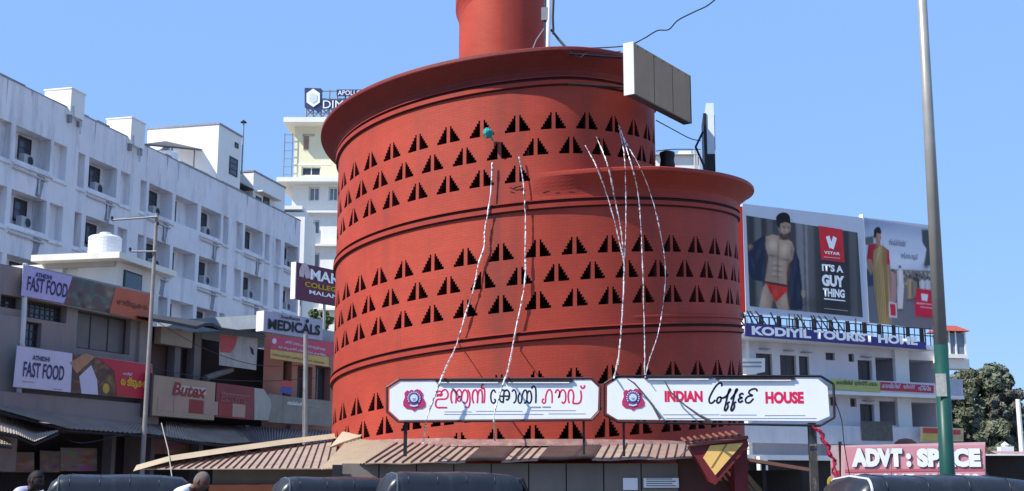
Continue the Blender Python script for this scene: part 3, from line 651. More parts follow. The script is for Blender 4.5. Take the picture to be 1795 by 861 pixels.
for k_ in range(7): MB().box(b[0] * (k_ + .5) / 7 - .012, b[0] * (k_ + .5) / 7 + .012, -.008, -.0005, a[1] - .06, a[1] - .035).obj('rivet', DARK, tb)
for z in (c[1] + .2, a[1] - .3): MB().tube([(.2, .15, z), (-.9, 1.2, z)], .03, 6).obj('bracket', DARK, tb)
# edge-on lightbox
FL = Fr(*at(1238, 200, 32.6).xy, 84); tl = fthing(FL, 'lightbox_sign', 'narrow white light box seen edge-on on the lower roof', 'sign')
zt0, zt1 = at(1244, 270, 32.6).z, at(1244, 181, 32.6).z
MB().box(0, 1.3, -.2, .0, zt0, zt1).obj('light_box', mat('white_blue_acrylic', (.72, .80, .86), .4), tl)
MB().box(-.03, 1.2, .005, .08, zt0 - .5, zt1 - .28).obj('back_sheet', DARK, tl)
MB().box(.1, 1.25, -.22, -.205, zt0 + .15, zt1 - .3).obj('edge_rail', DARK, tl)
MB().box(0, .9, -.2, .0, zt0 - .45, zt0 - .003).obj('stand', BLACK, tl)
MB().tube([(0, .05, zt0 - .45), (.0, .3, zt0 + .2), (0, .1, zt0 + .6)], .03, 6).obj('brace', DARK, tl)
p = at(1170, 294, 32.2); t = thing('water_drum', 'black barrel standing on the lower roof beside the upper drum', 'barrel', p)
MB().lathe([(0, 0), (.19, 0), (.2, .05), (.175, .2), (.2, .36), (.19, .4), (0, .41)], 20).obj('body', BLACK, t); MB().lathe([(.0, .43), (.12, .43), (.13, .41), (0, .40)], 16).obj('lid', DARK, t)
# pipes beside the core tower
t = thing('flag_mast', 'white steel pipe mast with dark cables beside the core tower', 'mast', at(960, 84, 32.0))
o = at(960, 84, 32.0)
def rel(px, py, Y=32.0): return at(px, py, Y) - o
MB().tube([Vector((0, 0, 11.3 - o.z)), rel(960, 92), rel(961, 60), rel(964, -40)], .058, 10).obj('pipe', mat('white_pipe', (.75, .75, .73), .4, .1), t)
MB().tube([rel(955, 88), rel(955, 40), rel(956, -40)], .03, 6).obj('cable', DARK, t)
MB().tube([rel(970, 60), rel(969, 30), rel(972, -40)], .035, 6).obj('cable', DARK, t)
MB().tube([rel(966, 52), rel(980, 70), rel(996, 88, 31.6)], .035, 6).obj('stay', DARK, t)
MB().tube([rel(955, 48), rel(940, 70), rel(931, 92)], .014, 5).obj('stay_wire', STEEL, t)
MB().box(-.16, .05, -.05, .12, .75, 1.1).obj('junction_box', GREYM, t)
def wire(lb, pts, r=.012, m=None, name='overhead_wire'):
    P = [at(*p) for p in pts]; Q = []
    for i in range(len(P) - 1):
        a, b, c, d = P[max(i - 1, 0)], P[i], P[i + 1], P[min(i + 2, len(P) - 1)]
        for s in range(6):
            t = s / 6; Q.append(.5 * ((2 * b) + (c - a) * t + (2 * a - 5 * b + 4 * c - d) * t * t + (3 * b - a - 3 * c + d) * t ** 3))
    Q.append(P[-1]); return tag(MB().tube(Q, r, 5).obj(name, m or DARK, loc=P[0]), lb, 'wire')
wire('loose looping wire running from the rim up into the sky', [(1010, 84, 29.5), (1050, 84, 29.5), (1100, 80, 29), (1128, 68, 29), (1152, 54, 28.6), (1172, 52, 28.4), (1188, 36, 28), (1215, 22, 27.6), (1240, 10, 27.4), (1262, -8, 27)], .016)
wire('dark wire sagging from the board to the edge-on light box', [(1150, 211, 30.5), (1185, 230, 31.2), (1210, 243, 31.8), (1228, 247, 32.5)], .014)
wire('loose wires drooping over the edge of the upper rim', [(985, 88, 28.1), (1003, 92, 28.1), (1016, 101, 28.1), (1030, 93, 28.1), (1055, 95, 28.2), (1088, 90, 28.4)], .01)
# ================================================================== LEFT WHITE HOTEL
FHX = -41.3 + math.tan(rad(14.3)) * 60
FH = Fr(-41.3 + math.tan(rad(14.3)) * 60, 60, 90 - 14.3)
def row(px): return 219 + (px - 28.7) * .4457
def fx(px, py, off=0): return FH.uv(px, py, off)[0]
zt = FH.uv(28.7, 219)[1]; z2 = FH.uv(24, 332)[1]; RP = 3.1
hotel = fthing(FH, 'white_hotel', 'long stained white block with rows of deep square recesses behind the shops', 'building')
bays = [('n', -30, -6), ('n', 0, 21), ('B', 29, 90), ('n', 95, 118), ('n', 138, 150), ('B', 157, 206), ('n', 212, 229), ('n', 247, 258), ('B', 262, 303), ('W', 308, 347), ('B', 353, 388), ('n', 392, 401), ('n', 414, 426), ('B', 430, 461), ('n', 465, 473), ('n', 483, 493), ('B', 499, 523)]
RP = (zt - z2) * 1.0
holes = []; L0 = -6; L1 = fx(527, 385); zr = FH.uv(262, 259)[1]
acs = []
for k, a, b in bays:
    xa, xb = fx(a, row(a)), fx(b, row(b))
    if xa < L0 + .3: xa = L0 + .3
    if xb <= xa: continue
    for r in range(6):
        zz = zt - RP * r; h = 1.75 if k != 'n' else 1.9
        d = {'n': .4, 'B': .85, 'W': .8}[k]
        holes.append((xa, xb, zz - h, zz, d))
        if k == 'B': acs.append((xa, xb, zz - h, zz, r))
        elif k == 'W': MB().box(xa + .85, xa + 1.5, d - .05, d - .005, zz - 1.6, zz - .1).obj('window', WOODF, hotel)
mb = MB(); wall_holes(mb, L0, L1, -0, zr, holes)
mb.obj('wall', WHITE, hotel)
mb = MB(); mb.quad((L1, 0, 0), (L1, 14, 0), (L1, 14, zr), (L1, 0, zr)); mb.quad((L0, 14, 0), (L0, 0, 0), (L0, 0, zr), (L0, 14, zr)); mb.quad((L0, .0, zr - .9), (L1, .0, zr - .9), (L1, 14, zr - .9), (L0, 14, zr - .9)); mb.quad((L0, 14, 0), (L1, 14, 0), (L1, 14, zr), (L0, 14, zr))
mb.obj('side_and_back', WHITE, hotel)
# ragged parapet coping
mb = MB(); rnd = random.Random(5); x = L0
while x < L1:
    l = rnd.uniform(.8, 2.6); mb.box(x, min(L1, x + l), -.04, .22, zr + .002, zr + rnd.uniform(.03, .14)); x += l
mb.obj('coping', mat('stained_coping', (.30, .30, .33), .9, .3, 3, .6), hotel)
PIPE = mat('grey_pvc', (.5, .5, .52), .5, .1, 3)
ORD = ['first', 'second', 'third', 'fourth', 'fifth', 'sixth', 'seventh']
ACW = mat('ac_casing', (.42, .42, .43), .5, .15, 3, .2)
AC0 = None
for i, (xa, xb, za, zb_, r) in enumerate(acs):
    wd = xb - xa; x0 = xa + wd * .46; x1 = x0 + min(1.15, wd * .36)
    f = window(hotel, x0, x1, za + .45, zb_ - .1, .85, WOODF, GLASSD, 1, 2, .07)
    col = i // 6; rl = ['top row', 'second row down', 'third row down', 'fourth row down', 'fifth row down', 'sixth row down'][r]
    if (i * 7 + r) % 11 != 3 and r < 5:
        if AC0 is None:
            AC0 = thing('air_conditioner', 'x', 'air conditioner'); MB().box(0, .85, -.34, 0, 0, .6).obj('casing', ACW, AC0)
            g = MB(); g.lathe([(0, -.36), (.24, -.36), (.26, -.345), (.26, -.341)], 20, (.5, 0, .3), axis='y'); g.obj('fan_grille', BLACK, AC0)
            g = MB(); g.lathe([(.24, -.365), (.28, -.365), (.28, -.341)], 20, (.5, 0, .3), axis='y'); g.obj('fan_ring', ACW, AC0)
            g = MB(); g.box(.1, .14, -.3, .1, -.05, -.005).box(.7, .74, -.3, .1, -.05, -.005); g.obj('bracket', DARK, AC0); c = AC0
        else: c = copy_tree(AC0)
        c.matrix_basis = Matrix.Translation(FH.w(x0 + .05 - (i % 3) * .12, .78 - (i % 2) * .2, za + .06)) @ Matrix.Rotation(FH.a, 4, 'Z')
        c['label'] = f'air conditioner in the {ORD[col]} wide recess column of the white block, {rl}'; c['category'] = 'air conditioner'; c['group'] = 'air conditioners in the recesses of the white block'
    mb = MB(); mb.box(xa - .15, xb + .25, -.14, -.002, za - .32, za - .22); mb.obj('sill_ledge', WHITE, hotel)
    mb = MB(); mb.tube([(xa - .1, -.08, za - .5), (xb - .2, -.08, za - .55)], .05, 6); mb.obj('drain_pipe', PIPE, hotel)
    if i % 2 == 0 and r < 5: MB().tube([(xb - .9, -.08, za - .55), (xb - .9, -.08, za - RP + 1.9)], .055, 6).obj('drain_pipe', PIPE, hotel)
    # dark damp patch is a stain in the plaster under each unit
    if (i + r) % 2 == 0:
        q = [(xb - 1.0, za - .35), (xb - .3, za - .38), (xb - .45, za - .9), (xb - .6, za - 1.6), (xb - 1.1, za - 1.5), (xb - .95, za - .9)]
        MB().prism(q, -.006, -.001).obj('damp_stain', mat('damp_stain_paint', (.30, .30, .34), .9, .4, 4), hotel)
for k, a, b in bays:
    if k == 'n':
        for r in range(5):
            xa, xb = fx(a, row(a)), fx(b, row(b)); MB().box(max(xa, L0 + .2) - .08, xb + .08, -.1, -.002, zt - RP * r - 2.15, zt - RP * r - 2.08).obj('sill_ledge', WHITE, hotel)
rnd = random.Random(21)
STN = mat('damp_stain_pale', (.46, .45, .47), .9, .4, 4)
for i in range(13):
    x = rnd.uniform(L0, L1 - 1); w_ = rnd.uniform(.08, .45); h = rnd.uniform(.3, 1.5)
    MB().prism([(x, zr - .002), (x + w_, zr - .002), (x + w_ * .8, zr - h * .5), (x + w_ * .55, zr - h), (x + w_ * .3, zr - h * .6)], -.005 - .0002 * i, -.001).obj('damp_stain', STN, hotel)
# roof structures
def hblock(name, x0, x1, y0, y1, z0, z1, m, par=hotel): return MB().box(x0, x1, y0, y1, z0, z1).obj(name, m, par)
def rooftank(pxa, pyb, pxc, h, lb):
    x = fx(pxa, pyb); x2 = fx(pxc, pyb)
    z0 = zr + .0; t = thing('rooftop_tank', lb, 'tank', FH.w(x, .1, z0 - .5), FH.a)
    hh = h; wd = max(1.0, x2 - x)
    MB().box(0, wd, -.35, 1.3, .1, hh + .5).obj('tank_body', WHITE2, t); MB().box(-.05, wd + .05, -.4, 1.35, hh + .5, hh + .56).obj('tank_cover', WHITE2, t)
    for q in (.1, wd - .3): MB().box(q, q + .2, -.3, -.1, -.3, .1).obj('support', GREYM, t)
    MB().tube([(.2, -.42, .6), (.2, -.46, .0), (.8, -.46, -.1), (.9, -.46, -.8)], .045, 6).obj('pipe', PIPE, t)
rooftank(116, 195, 141, 1.05, 'left white box tank on the parapet of the white block')
rooftank(222, 250, 247, 1.15, 'right white box tank on the parapet of the white block')
# stair tower
P0 = fx(381, 300); P1 = fx(421, 320); zt1 = FH.uv(381, 216)[1]; zt2 = FH.uv(381, 216)[1]
def depth_for(x, px, py):
    best = 0
    for i in range(400):
        q = FH.w(x, i * .1, 0); 
        if 897.5 + F * q.x / q.y * 1.0 < px: return i * .1
    return 12
TD = depth_for(P0, 238, 220)
hblock('stair_tower', P0, P1, .02, TD, zr - 1, zt1, WHITE2)
hblock('tower_parapet', P0 - .05, P1 + .05, -.04, TD + .05, zt1 + .003, zt1 + .12, mat('stained_coping', (.3, .3, .33)))
window(hotel, P0 + 1.7, P0 + 2.9, FH.uv(393, 300)[1], FH.uv(393, 268)[1], .02, WOODF, GLASSD, 1, 3, .08)
window(hotel, P0 + 2.4, P0 + 2.9, FH.uv(401, 252)[1], FH.uv(401, 243)[1], .02, WOODF, GLASSD, 1, 1, .06)
# tin shade in front of the tower, over the roof tank
sh = thing('rooftop_canopy', 'dark sheet metal canopy propped over a white tank on the hotel roof', 'canopy', FH.w(P0 - 8, .4, zr), FH.a)
q = [at(253, 252, 76), at(391, 265, 88), at(388, 258, 92), at(337, 246, 96), at(300, 246, 88)]
mb = MB(); mb.add(q + [v - Vector((0, 0, .12)) for v in q], [(0, 1, 2, 3, 4), (9, 8, 7, 6, 5), (0, 5, 6, 1), (1, 6, 7, 2), (2, 7, 8, 3), (3, 8, 9, 4), (4, 9, 5, 0)])
mb.obj('sheet', mat('dark_sheet', (.10, .10, .10), .7, .2), sh, world=True)
for a, b in ((262, 252), (302, 257), (341, 261), (385, 265)): v = at(a, b, 77 + (a - 262) * .085); MB().tube([v, v - Vector((0, 0, 3.4))], .05, 6).obj('post', GREYM, sh, world=True)
def ribbed_tank(name, lb, loc, r, h, m, par=None):
    t = thing(name, lb, 'water tank', loc); pr = [(0, 0), (r, 0)]
    n = 7
    for i in range(n):
        z = h * .86 * i / n; dz = h * .86 / n; pr += [(r, z + .01), (r * .985, z + dz * .15), (r * .985, z + dz * .25), (r, z + dz * .4), (r, z + dz * .98)]
    pr += [(r * .9, h * .9), (r * .55, h * .96)]
    MB().lathe(pr, 32).obj('body', m, t, smooth=False); MB().lathe([(r * .5, h * .955), (r * .36, h * .96), (r * .36, h * 1.03), (r * .3, h * 1.05), (0, h * 1.055)], 24).obj('lid', m, t)
    return t
TANKW = mat('white_tank_plastic', (.80, .81, .80), .45, .06, 2, .15, (.5, .48, .45))
ribbed_tank('water_tank', 'white round tank in the shade of the sheet roof on the hotel', FH.w(P0 - 4.6, 1.3, zr - .85), .8, 1.9, TANKW)
ribbed_tank('water_tank', 'small white tank right of the shaded one on the hotel roof', FH.w(P0 - 2.6, 1.0, zr - .85), .5, 1.0, TANKW)
t = thing('vent_pipe', 'thin grey vent pipe with a cone cap on the stair tower', 'vent pipe', FH.w(P0 + 3.9, .15, zt1)); hp = FH.uv(411, 203)[1] - zt1
MB().tube([(0, 0, -2.5), (0, 0, hp)], .06, 8).obj('pipe', GREYM, t); MB().lathe([(.24, hp), (.2, hp + .05), (.03, hp + .2), (0, hp + .2)], 12).obj('cap', DARK, t)
# second roof block
Q0 = fx(450, 345); Q1 = fx(505, 370); z1 = FH.uv(452, 301)[1]
hblock('roof_block', Q0, Q1, .3, 7.5, zr - .9, z1, WHITE2)
hblock('roof_block_parapet', Q0 - .06, Q1 + .06, .24, 7.56, z1 + .003, z1 + .12, mat('stained_coping', (.3, .3, .33)))
for a, b in ((455, 464), (468, 478)):
    window(hotel, fx(a, 345), fx(b, 350), FH.uv(a, 366)[1], FH.uv(a, 343)[1], .3, WOODF, GLASSD, 1, 2, .07)
MB().box(Q0 + .2, Q0 + 3.6, -.35, .29, FH.uv(452, 338)[1] + .1, FH.uv(452, 338)[1] + .2).obj('window_hood', WHITE2, hotel)
hblock('roof_block_shade', Q0 - 2.6, Q0 - .01, .2, 5, zr + .7, zr + .78, mat('dark_sheet', (.1, .1, .1)))
hblock('roof_clutter', Q0 - 2.2, Q0 - .5, .6, 1.6, zr - .9, zr + .45, GREYM)
# ================================================================== APOLLO TOWER
FA = Fr(at(510, 400, 118).x, 118, 0)
apo = fthing(FA, 'white_tower_block', 'tall white and cream tower with projecting slabs behind the red building', 'building')
xr = FA.uv(700, 400)[0]
ww = lambda px0, px1, py0, py1: (FA.uv(px0, py1)[0], FA.uv(px1, py1)[0], FA.uv(px0, py1)[1], FA.uv(px0, py0)[1])
hs = [(*ww(539, 551, 352, 330)[:2], FA.uv(540, 352)[1], FA.uv(540, 331)[1], .3)]
aw = [(541, 560, 328, 352), (541, 560, 386, 410), (541, 560, 444, 470), (541, 560, 500, 525), (576, 592, 328, 352), (600, 620, 328, 352)]
hs = []
for a, b, c, d in aw: x0, x1, z0, z1 = ww(a, b, c, d); hs.append((x0, x1, z0, z1, .25))
x0, x1, z0, z1 = ww(528, 562, 292, 308); hs.append((x0, x1, z0, z1, .3))
zc0 = FA.uv(510, 318)[1]
mb = MB(); wall_holes(mb, 0, xr, 0, zc0, [h for h in hs if h[3] < zc0])
mb.quad((0, 0, 0), (0, 12, 0), (0, 12, zc0), (0, 0, zc0)); mb.quad((xr, 0, 0), (xr, 12, 0), (xr, 12, zc0), (xr, 0, zc0)); mb.obj('wall', WHITE2, apo)
xc = FA.uv(516, 260)[0]; zt_ = FA.uv(516, 222)[1]
mb = MB(); wall_holes(mb, xc, xr, zc0, zt_, [h for h in hs if h[3] > zc0]); mb.quad((xc, 0, zc0), (xc, 10, zc0), (xc, 10, zt_), (xc, 0, zt_)); mb.obj('upper_wall', CREAM, apo)
for h in hs: window(apo, h[0] + .02, h[1] - .02, h[2] + .02, h[3] - .02, .24, WHITE2, GLASSB if h[3] < zc0 else GLASSD, 2, 1, .09)
for (pa, pb, py, th) in ((502, 700, 222, .85), (490, 700, 325, .75)):
    za = FA.uv(pa, py)[1]; MB().box(FA.uv(pa, py)[0], xr, -1.6, 6, za, za + th * .55).obj('slab', WHITE2, apo)
for py in (375, 433, 490, 545): za = FA.uv(534, py)[1]; MB().box(FA.uv(533, py)[0], xr, -.6, -.003, za, za + .2).obj('ledge', WHITE2, apo)
MB().box(FA.uv(529, 380)[0], FA.uv(534, 380)[0], -.9, -.0, 0, FA.uv(529, 372)[1]).obj('fin_wall', WHITE2, apo)
x0, x1, z0, z1 = ww(527, 551, 296, 308)
x0, x1, z0, z1 = ww(533, 541, 239, 262); MB().box(x0, x1, -.06, .0, z0, z1).obj('louvre', mat('brown_louvre', (.3, .2, .14)), apo); MB().box(x0 - .1, x0, -.1, -.001, z0, z1 + .15).box(x0 - .1, x1 + .5, -.1, -.001, z1 + .002, z1 + .2).obj('louvre_frame', mat('beige_frame', (.5, .42, .3)), apo)
MB().box(0, 3.6, -.03, -.001, FA.uv(516, 290)[1], FA.uv(516, 287)[1]).obj('string_course', WHITE2, apo)
# steel scaffold ladder on the left
x0 = FA.uv(498, 300)[0]; x1 = FA.uv(512, 300)[0]; mb = MB(); za, zb2 = FA.uv(500, 322)[1], FA.uv(500, 235)[1]
for x in (x0, x1): mb.tube([(x, -.3, za), (x, -.3, zb2)], .05, 4)
for i in range(6): z = za + (zb2 - za) * (i + 1) / 6.2; mb.tube([(x0, -.3, z), (x1, -.3, z)], .04, 4)
mb.obj('ladder_frame', GREYM, apo)
FS = Fr(FA.o.x, 117, 0); sg = thing('rooftop_sign', 'dark blue rooftop sign with white hexagon and white letters', 'sign', FS.w(2, 0, 30)); FS.o = sg.matrix_basis.translation.copy()
NAVY = mat('navy_panel', (.04, .055, .13), .5, .15, 1)
MB().prism(FS.T([(534, 154), (563, 154), (563, 190), (600, 196), (640, 200), (640, 178), (563, 170), (563, 154)][:0] + [(534, 154), (563, 155), (563, 196), (534, 188)]), 0, .2).obj('hexagon_panel', NAVY, sg)
MB().prism(FS.T([(549 + 13.5 * sin(i * pi / 3), 171.5 - 16 * cos(i * pi / 3)) for i in range(6)], -.1), -.1, -.01).obj('white_hexagon', SIGNW, sg)
MB().prism(FS.T([(549 + 8 * sin(i * pi / 3), 171.5 - 9.5 * cos(i * pi / 3)) for i in range(6)], -.1), -.14, -.101).obj('inner_hexagon', mat('pale_grey_print', (.62, .68, .72), .6), sg)
MB().prism(FS.T([(563.5, 175), (660, 175), (660, 190), (563.5, 190)]), 0, .2).obj('name_panel', NAVY, sg)
MB().prism(FS.T([(590, 157), (660, 157), (660, 168), (590, 168)]), 0, .2).obj('name_panel', NAVY, sg)
ftext(sg, FS, 'DIMORA', (566, 190), (648, 190), 14, -.05, SIGNW, .0)
ftext(sg, FS, 'APOLLO', (592, 167), (633, 167), 8.5, -.05, SIGNW, .01)
mb = MB(); zb3 = FA.uv(540, 205)[1] - sg.location.z
rnd = random.Random(2)
for px in (536, 548, 562, 576, 590, 604, 620, 640): x = FS.uv(px, 200)[0]; zt4 = FS.uv(px, 156)[1]; mb.tube([(x, .3, zb3 - .6), (x, .3, zt4)], .07, 4)
for py in (158, 172, 190, 197): x0, z = FS.uv(536, py); x1 = FS.uv(650, py)[0]; mb.tube([(x0, .3, z), (x1, .3, z)], .06, 4)
for px in range(536, 640, 14): a = FS.uv(px, 203); b = FS.uv(px + 14, 188); mb.tube([(a[0], .35, a[1]), (b[0], .35, b[1])], .06, 4); a = FS.uv(px + 14, 203); b = FS.uv(px, 188); mb.tube([(a[0], .4, a[1]), (b[0], .4, b[1])], .06, 4)
mb.obj('steel_frame', GREYM, sg)
# low grey block visible between hotel and tower
FB2 = Fr(at(486, 400, 108).x, 108, 0); t = fthing(FB2, 'grey_block', 'small pale block squeezed between the white block and the tower', 'building')
MB().box(0, FB2.uv(534, 400)[0], 0, 6, 0, FB2.uv(500, 372)[1] - .0).obj('wall', WHITE2, t); MB().box(-.8, FB2.uv(530, 400)[0], -.3, 6, FB2.uv(500, 368)[1] + .0, FB2.uv(500, 362)[1]).obj('slab', WHITE2, t)
# ================================================================== FAST FOOD BUILDING and shops (shared street line)
FF = Fr(-33.3 + .4088 * 40, 40, 90 - 22.23)
ff = fthing(FF, 'fast_food_building', 'grey plastered two storey shop building with FAST FOOD banners at far left', 'building')
X = lambda px, py=600, off=0: FF.uv(px, py, off)[0]
Zz = lambda px, py, off=0: FF.uv(px, py, off)[1]
xe = X(268, 560)
def hole(pa, pb, yt, yb, d): a, b = X(pa, yt), X(pb, yt); return (a, b, Zz(pa, yb), Zz(pa, yt), d)
ztop = Zz(0, 462)
hl = [hole(2, 40, 515, 538, .35), hole(46, 119, 524, 556, .35), hole(47, 74, 563, 607, .25), hole(137, 231, 543, 610, .3)]
mb = MB(); wall_holes(mb, -3, xe, Zz(0, 735), ztop, hl); mb.quad((xe, 0, 0), (xe, 6, 0), (xe, 6, ztop), (xe, 0, ztop)); mb.quad((-3, 0, ztop), (xe, 0, ztop), (xe, 6, ztop), (-3, 6, ztop)); mb.obj('wall', SHOPW, ff)
for (h, nx, nz, nm) in zip(hl, (4, 8, 2, 3), (3, 3, 3, 1), 'abcd'):
    window(ff, h[0] + .01, h[1] - .01, h[2] + .01, h[3] - .01, h[4] - .02, WOODF, GLASSD if nm != 'd' else mat('dusty_glass', (.12, .115, .11), .4, .2), nx, nz, .06)
zl = Zz(0, 660)
MB().box(-3, X(36), -.16, -.003, zl - 3, Zz(0, 552)).obj('corner_pier', mat('darker_plaster', (.27, .25, .24), .9, .2, 1, .5), ff)
MB().box(-3, xe, -.5, -.0, Zz(0, 735), Zz(0, 688)).obj('lower_parapet', SHOPW, ff)
MB().box(X(238, 640), X(250, 640), -.12, -.003, Zz(240, 640), ztop - .3).obj('pilaster', SHOPW, ff)
mb = MB(); mb.tube([(X(36, 470), -.2, Zz(36, 462)), (X(34, 540), -.2, Zz(34, 540)), (X(30, 600), -.2, Zz(30, 602)), (X(31.5, 610), -.22, Zz(31, 612)), (X(26, 640), -.22, Zz(26, 655)), (X(22, 670), -.3, Zz(20, 690))], .085, 8); mb.obj('down_pipe', mat('white_pvc', (.62, .62, .62), .5, .1, 3, .2), ff)
# banners
def banner(name, lab, fr, corners, off, th=.05, frm=None, group=None):
    """corners px: tl, tr, br, bl"""
    P = fr.T(corners, off); t = thing(name, lab, 'banner' if 'banner' in name else 'sign', fr.w(P[3][0], off, P[3][1]), fr.a, group)
    f2 = Fr(0, 0, 0); f2.o = t.matrix_basis.translation.copy(); f2.a = fr.a
    return t, f2
VIO = mat('lilac_vinyl', (.46, .42, .66), .55, .1, 1.5, .15, (.3, .28, .4)); NAVT = mat('navy_print', (.035, .03, .12), .6)
def poly(t, fr, pts, off, m, name='print'): return MB().prism(fr.T(pts, off), off, off + .006).obj(name, m, t)
def gridpic(t, fr, x0, x1, yt0, yt1, yb0, yb1, off, cols, nx, ny, seed, name='printed_picture'):
    """flat printed photograph made of small colour patches"""
    rnd = random.Random(seed)
    ms = [mat('print_%02d%02d%02d' % tuple(int(v * 99) for v in c), c, .6, .25, 6) for c in cols]; mb = MB()
    g = [[None] * (nx + 1) for _ in range(ny + 1)]
    for j in range(ny + 1):
        for i in range(nx + 1):
            s, u = i / nx, j / ny; jx = rnd.uniform(-.35, .35) / nx if 0 < i < nx else 0; jy = rnd.uniform(-.35, .35) / ny if 0 < j < ny else 0
            s += jx; u += jy; a = yt0 + (yt1 - yt0) * s; b = yb0 + (yb1 - yb0) * s; q = fr.uv(x0 + (x1 - x0) * s, a + (b - a) * u, off); g[j][i] = (q[0], off, q[1])
    for j in range(ny):
        for i in range(nx): mb.add([g[j][i], g[j][i + 1], g[j + 1][i + 1], g[j + 1][i]], [(0, 1, 2, 3)], rnd.randrange(len(ms)))
    return mb.obj(name, ms, t)
t, f = banner('shop_banner', 'upper FAST FOOD banner, lilac with an orange right end', FF, [(41, 465), (266, 516), (264, 566), (37, 522)], -.25)
poly(t, f, [(41, 465), (127, 485), (112, 532), (37, 518)], -.05, VIO, 'lilac_panel'); poly(t, f, [(41, 463), (267, 514), (265, 567), (37, 520)], .02, GREYM, 'backing')
pc = Print([(127, 485), (204, 503), (194, 549), (112, 532)], 90, 55, (.12, .09, .08)); rnd = random.Random(3); (xa_, ya_), (xb_, yb_) = pc.X.min() * np.ones(2), pc.X.max() * np.ones(2)
for _ in range(60): x_, y_ = rnd.uniform(pc.X.min(), pc.X.max()), rnd.uniform(pc.Y.min(), pc.Y.max()); pc.blob(x_, y_, rnd.uniform(2, 9), rnd.uniform(1.5, 6), rnd.choice([(.05, .03, .03), (.04, .14, .13), (.24, .18, .13), (.2, .05, .08), (.08, .2, .18), (.3, .24, .18), (.14, .1, .08)]), rnd.uniform(.4, .95), rnd.uniform(0, 3))
pc.grain(3, .12, 1).build(t, f, -.045)
poly(t, f, [(203, 503), (266, 516), (264, 566), (192, 549)], -.055, mat('orange_vinyl', (.50, .12, .06), .55, .12, 1.5), 'orange_panel')
ftext(t, f, 'FAST FOOD', (47, 509), (118, 521), 26, -.07, NAVT, .015, .1); ftext(t, f, 'ATHIDHI', (62, 485), (91, 490), 8, -.07, NAVT, .03)
ftext(t, f, 'തട്ടുകട', (205, 536), (258, 546), 14, -.07, mat('brown_print', (.2, .06, .04)), .02)
t, f = banner('shop_banner', 'lower FAST FOOD banner, white with dishes and a red right end', FF, [(30, 606), (266, 640), (266, 700), (23, 678)], -.62)
WV = mat('white_vinyl', (.55, .54, .66), .5, .08, 1.5, .15, (.35, .33, .4))
poly(t, f, [(30, 606), (127, 620), (124, 688), (23, 678)], -.05, WV, 'white_panel'); poly(t, f, [(29, 605), (267, 639), (267, 701), (22, 679)], .02, GREYM, 'backing')
pc = Print([(125, 619), (207, 632), (207, 695), (125, 688)], 90, 55, (.10, .05, .04)); rnd = random.Random(8); (xa_, ya_), (xb_, yb_) = pc.X.min() * np.ones(2), pc.X.max() * np.ones(2)
for _ in range(60): x_, y_ = rnd.uniform(pc.X.min(), pc.X.max()), rnd.uniform(pc.Y.min(), pc.Y.max()); pc.blob(x_, y_, rnd.uniform(2, 9), rnd.uniform(1.5, 6), rnd.choice([(.2, .09, .06), (.3, .16, .1), (.06, .03, .03), (.34, .26, .2), (.16, .05, .04), (.25, .18, .05)]), rnd.uniform(.4, .95), rnd.uniform(0, 3))
pc.grain(8, .12, 1).build(t, f, -.045)
poly(t, f, [(139, 660), (160, 640), (170, 665), (172, 692), (143, 690)], -.052, WV, 'printed_napkin')
poly(t, f, [(122, 636), (150, 619), (166, 626), (135, 655)], -.052, mat('toast_print', (.42, .22, .12), .6, .3, 5), 'printed_toast')
poly(t, f, [(186 + 6 * sin(i * .63), 681 - 9 * cos(i * .63)) for i in range(10)], -.052, mat('lemon_print', (.5, .36, .06), .6, .3, 6), 'printed_dish')
poly(t, f, [(170, 626), (266, 640), (266, 700), (205, 694), (200, 650)], -.055, mat('red_vinyl', (.48, .015, .04), .5, .1, 1.5), 'red_panel')
ftext(t, f, 'FAST FOOD', (40, 660), (112, 666), 27, -.07, NAVT, .015, .06); ftext(t, f, 'ATHIDHI', (57, 631), (87, 634), 8.5, -.07, NAVT, .03)
ftext(t, f, 'തട്ടുകട', (211, 679), (257, 683), 20, -.07, mat('yellow_print', (.7, .45, .05)), .04); ftext(t, f, 'ഹോട്ടൽ', (215, 657), (232, 659), 6, -.07, WV, .02)
for a, b, c in ((39, 60, 668), (95, 108, 681)): poly(t, f, [(a, c), (b, c + 1.5), (b, c + 3), (a, c + 1.5)], -.06, mat('grey_print', (.3, .28, .4)), 'fine_print')
# cream roof room with the ribbed tank
FR = Fr(*at(121, 480, 52).xy, -12); rr_ = fthing(FR, 'roof_room', 'cream roof room with a flat projecting slab beside the FAST FOOD building', 'building')
xa = FR.uv(206, 470)[0]; zt5 = FR.uv(121, 462)[1]
mb = MB(); wall_holes(mb, -2.8, xa, 0, zt5, [(*[FR.uv(p, 470)[0] for p in (110, 137)], FR.uv(110, 500)[1], FR.uv(110, 458)[1], .2)]); mb.obj('front_wall', CREAMW, rr_)
MB().quad((xa, 0, 0), (xa, 3.6, 0), (xa, 3.6, zt5), (xa, 0, zt5)).obj('right_wall', CREAMW, rr_)
MB().box(xa - 3.2, xa - .1, -.12, -.003, FR.uv(150, 469)[1], FR.uv(150, 466)[1] + .3).obj('shade_band', mat('grey_beige', (.5, .47, .42)), rr_)
MB().box(FR.uv(74, 450)[0], xa + .5, -.8, 4.2, zt5 + .002, zt5 + .26).obj('roof_slab', CREAMW, rr_)
# window in the right wall
mb = MB(); mb.box(xa + .002, xa + .05, .5, 2.0, zt5 - 1.9, zt5 - .25); f_ = mb.obj('window', WOODF, rr_); MB().box(xa + .051, xa + .06, .58, 1.92, zt5 - 1.82, zt5 - .33).obj('pane', GLASSD, f_)
pt = at(181, 437, 53); rt = 29 / F * 53
ribbed_tank('water_tank', 'large white ribbed tank on the flat slab of the cream roof room', (pt.x, 53.2, FR.o.z + zt5 + .26), rt, (437 - 386) / F * 53, TANKW)
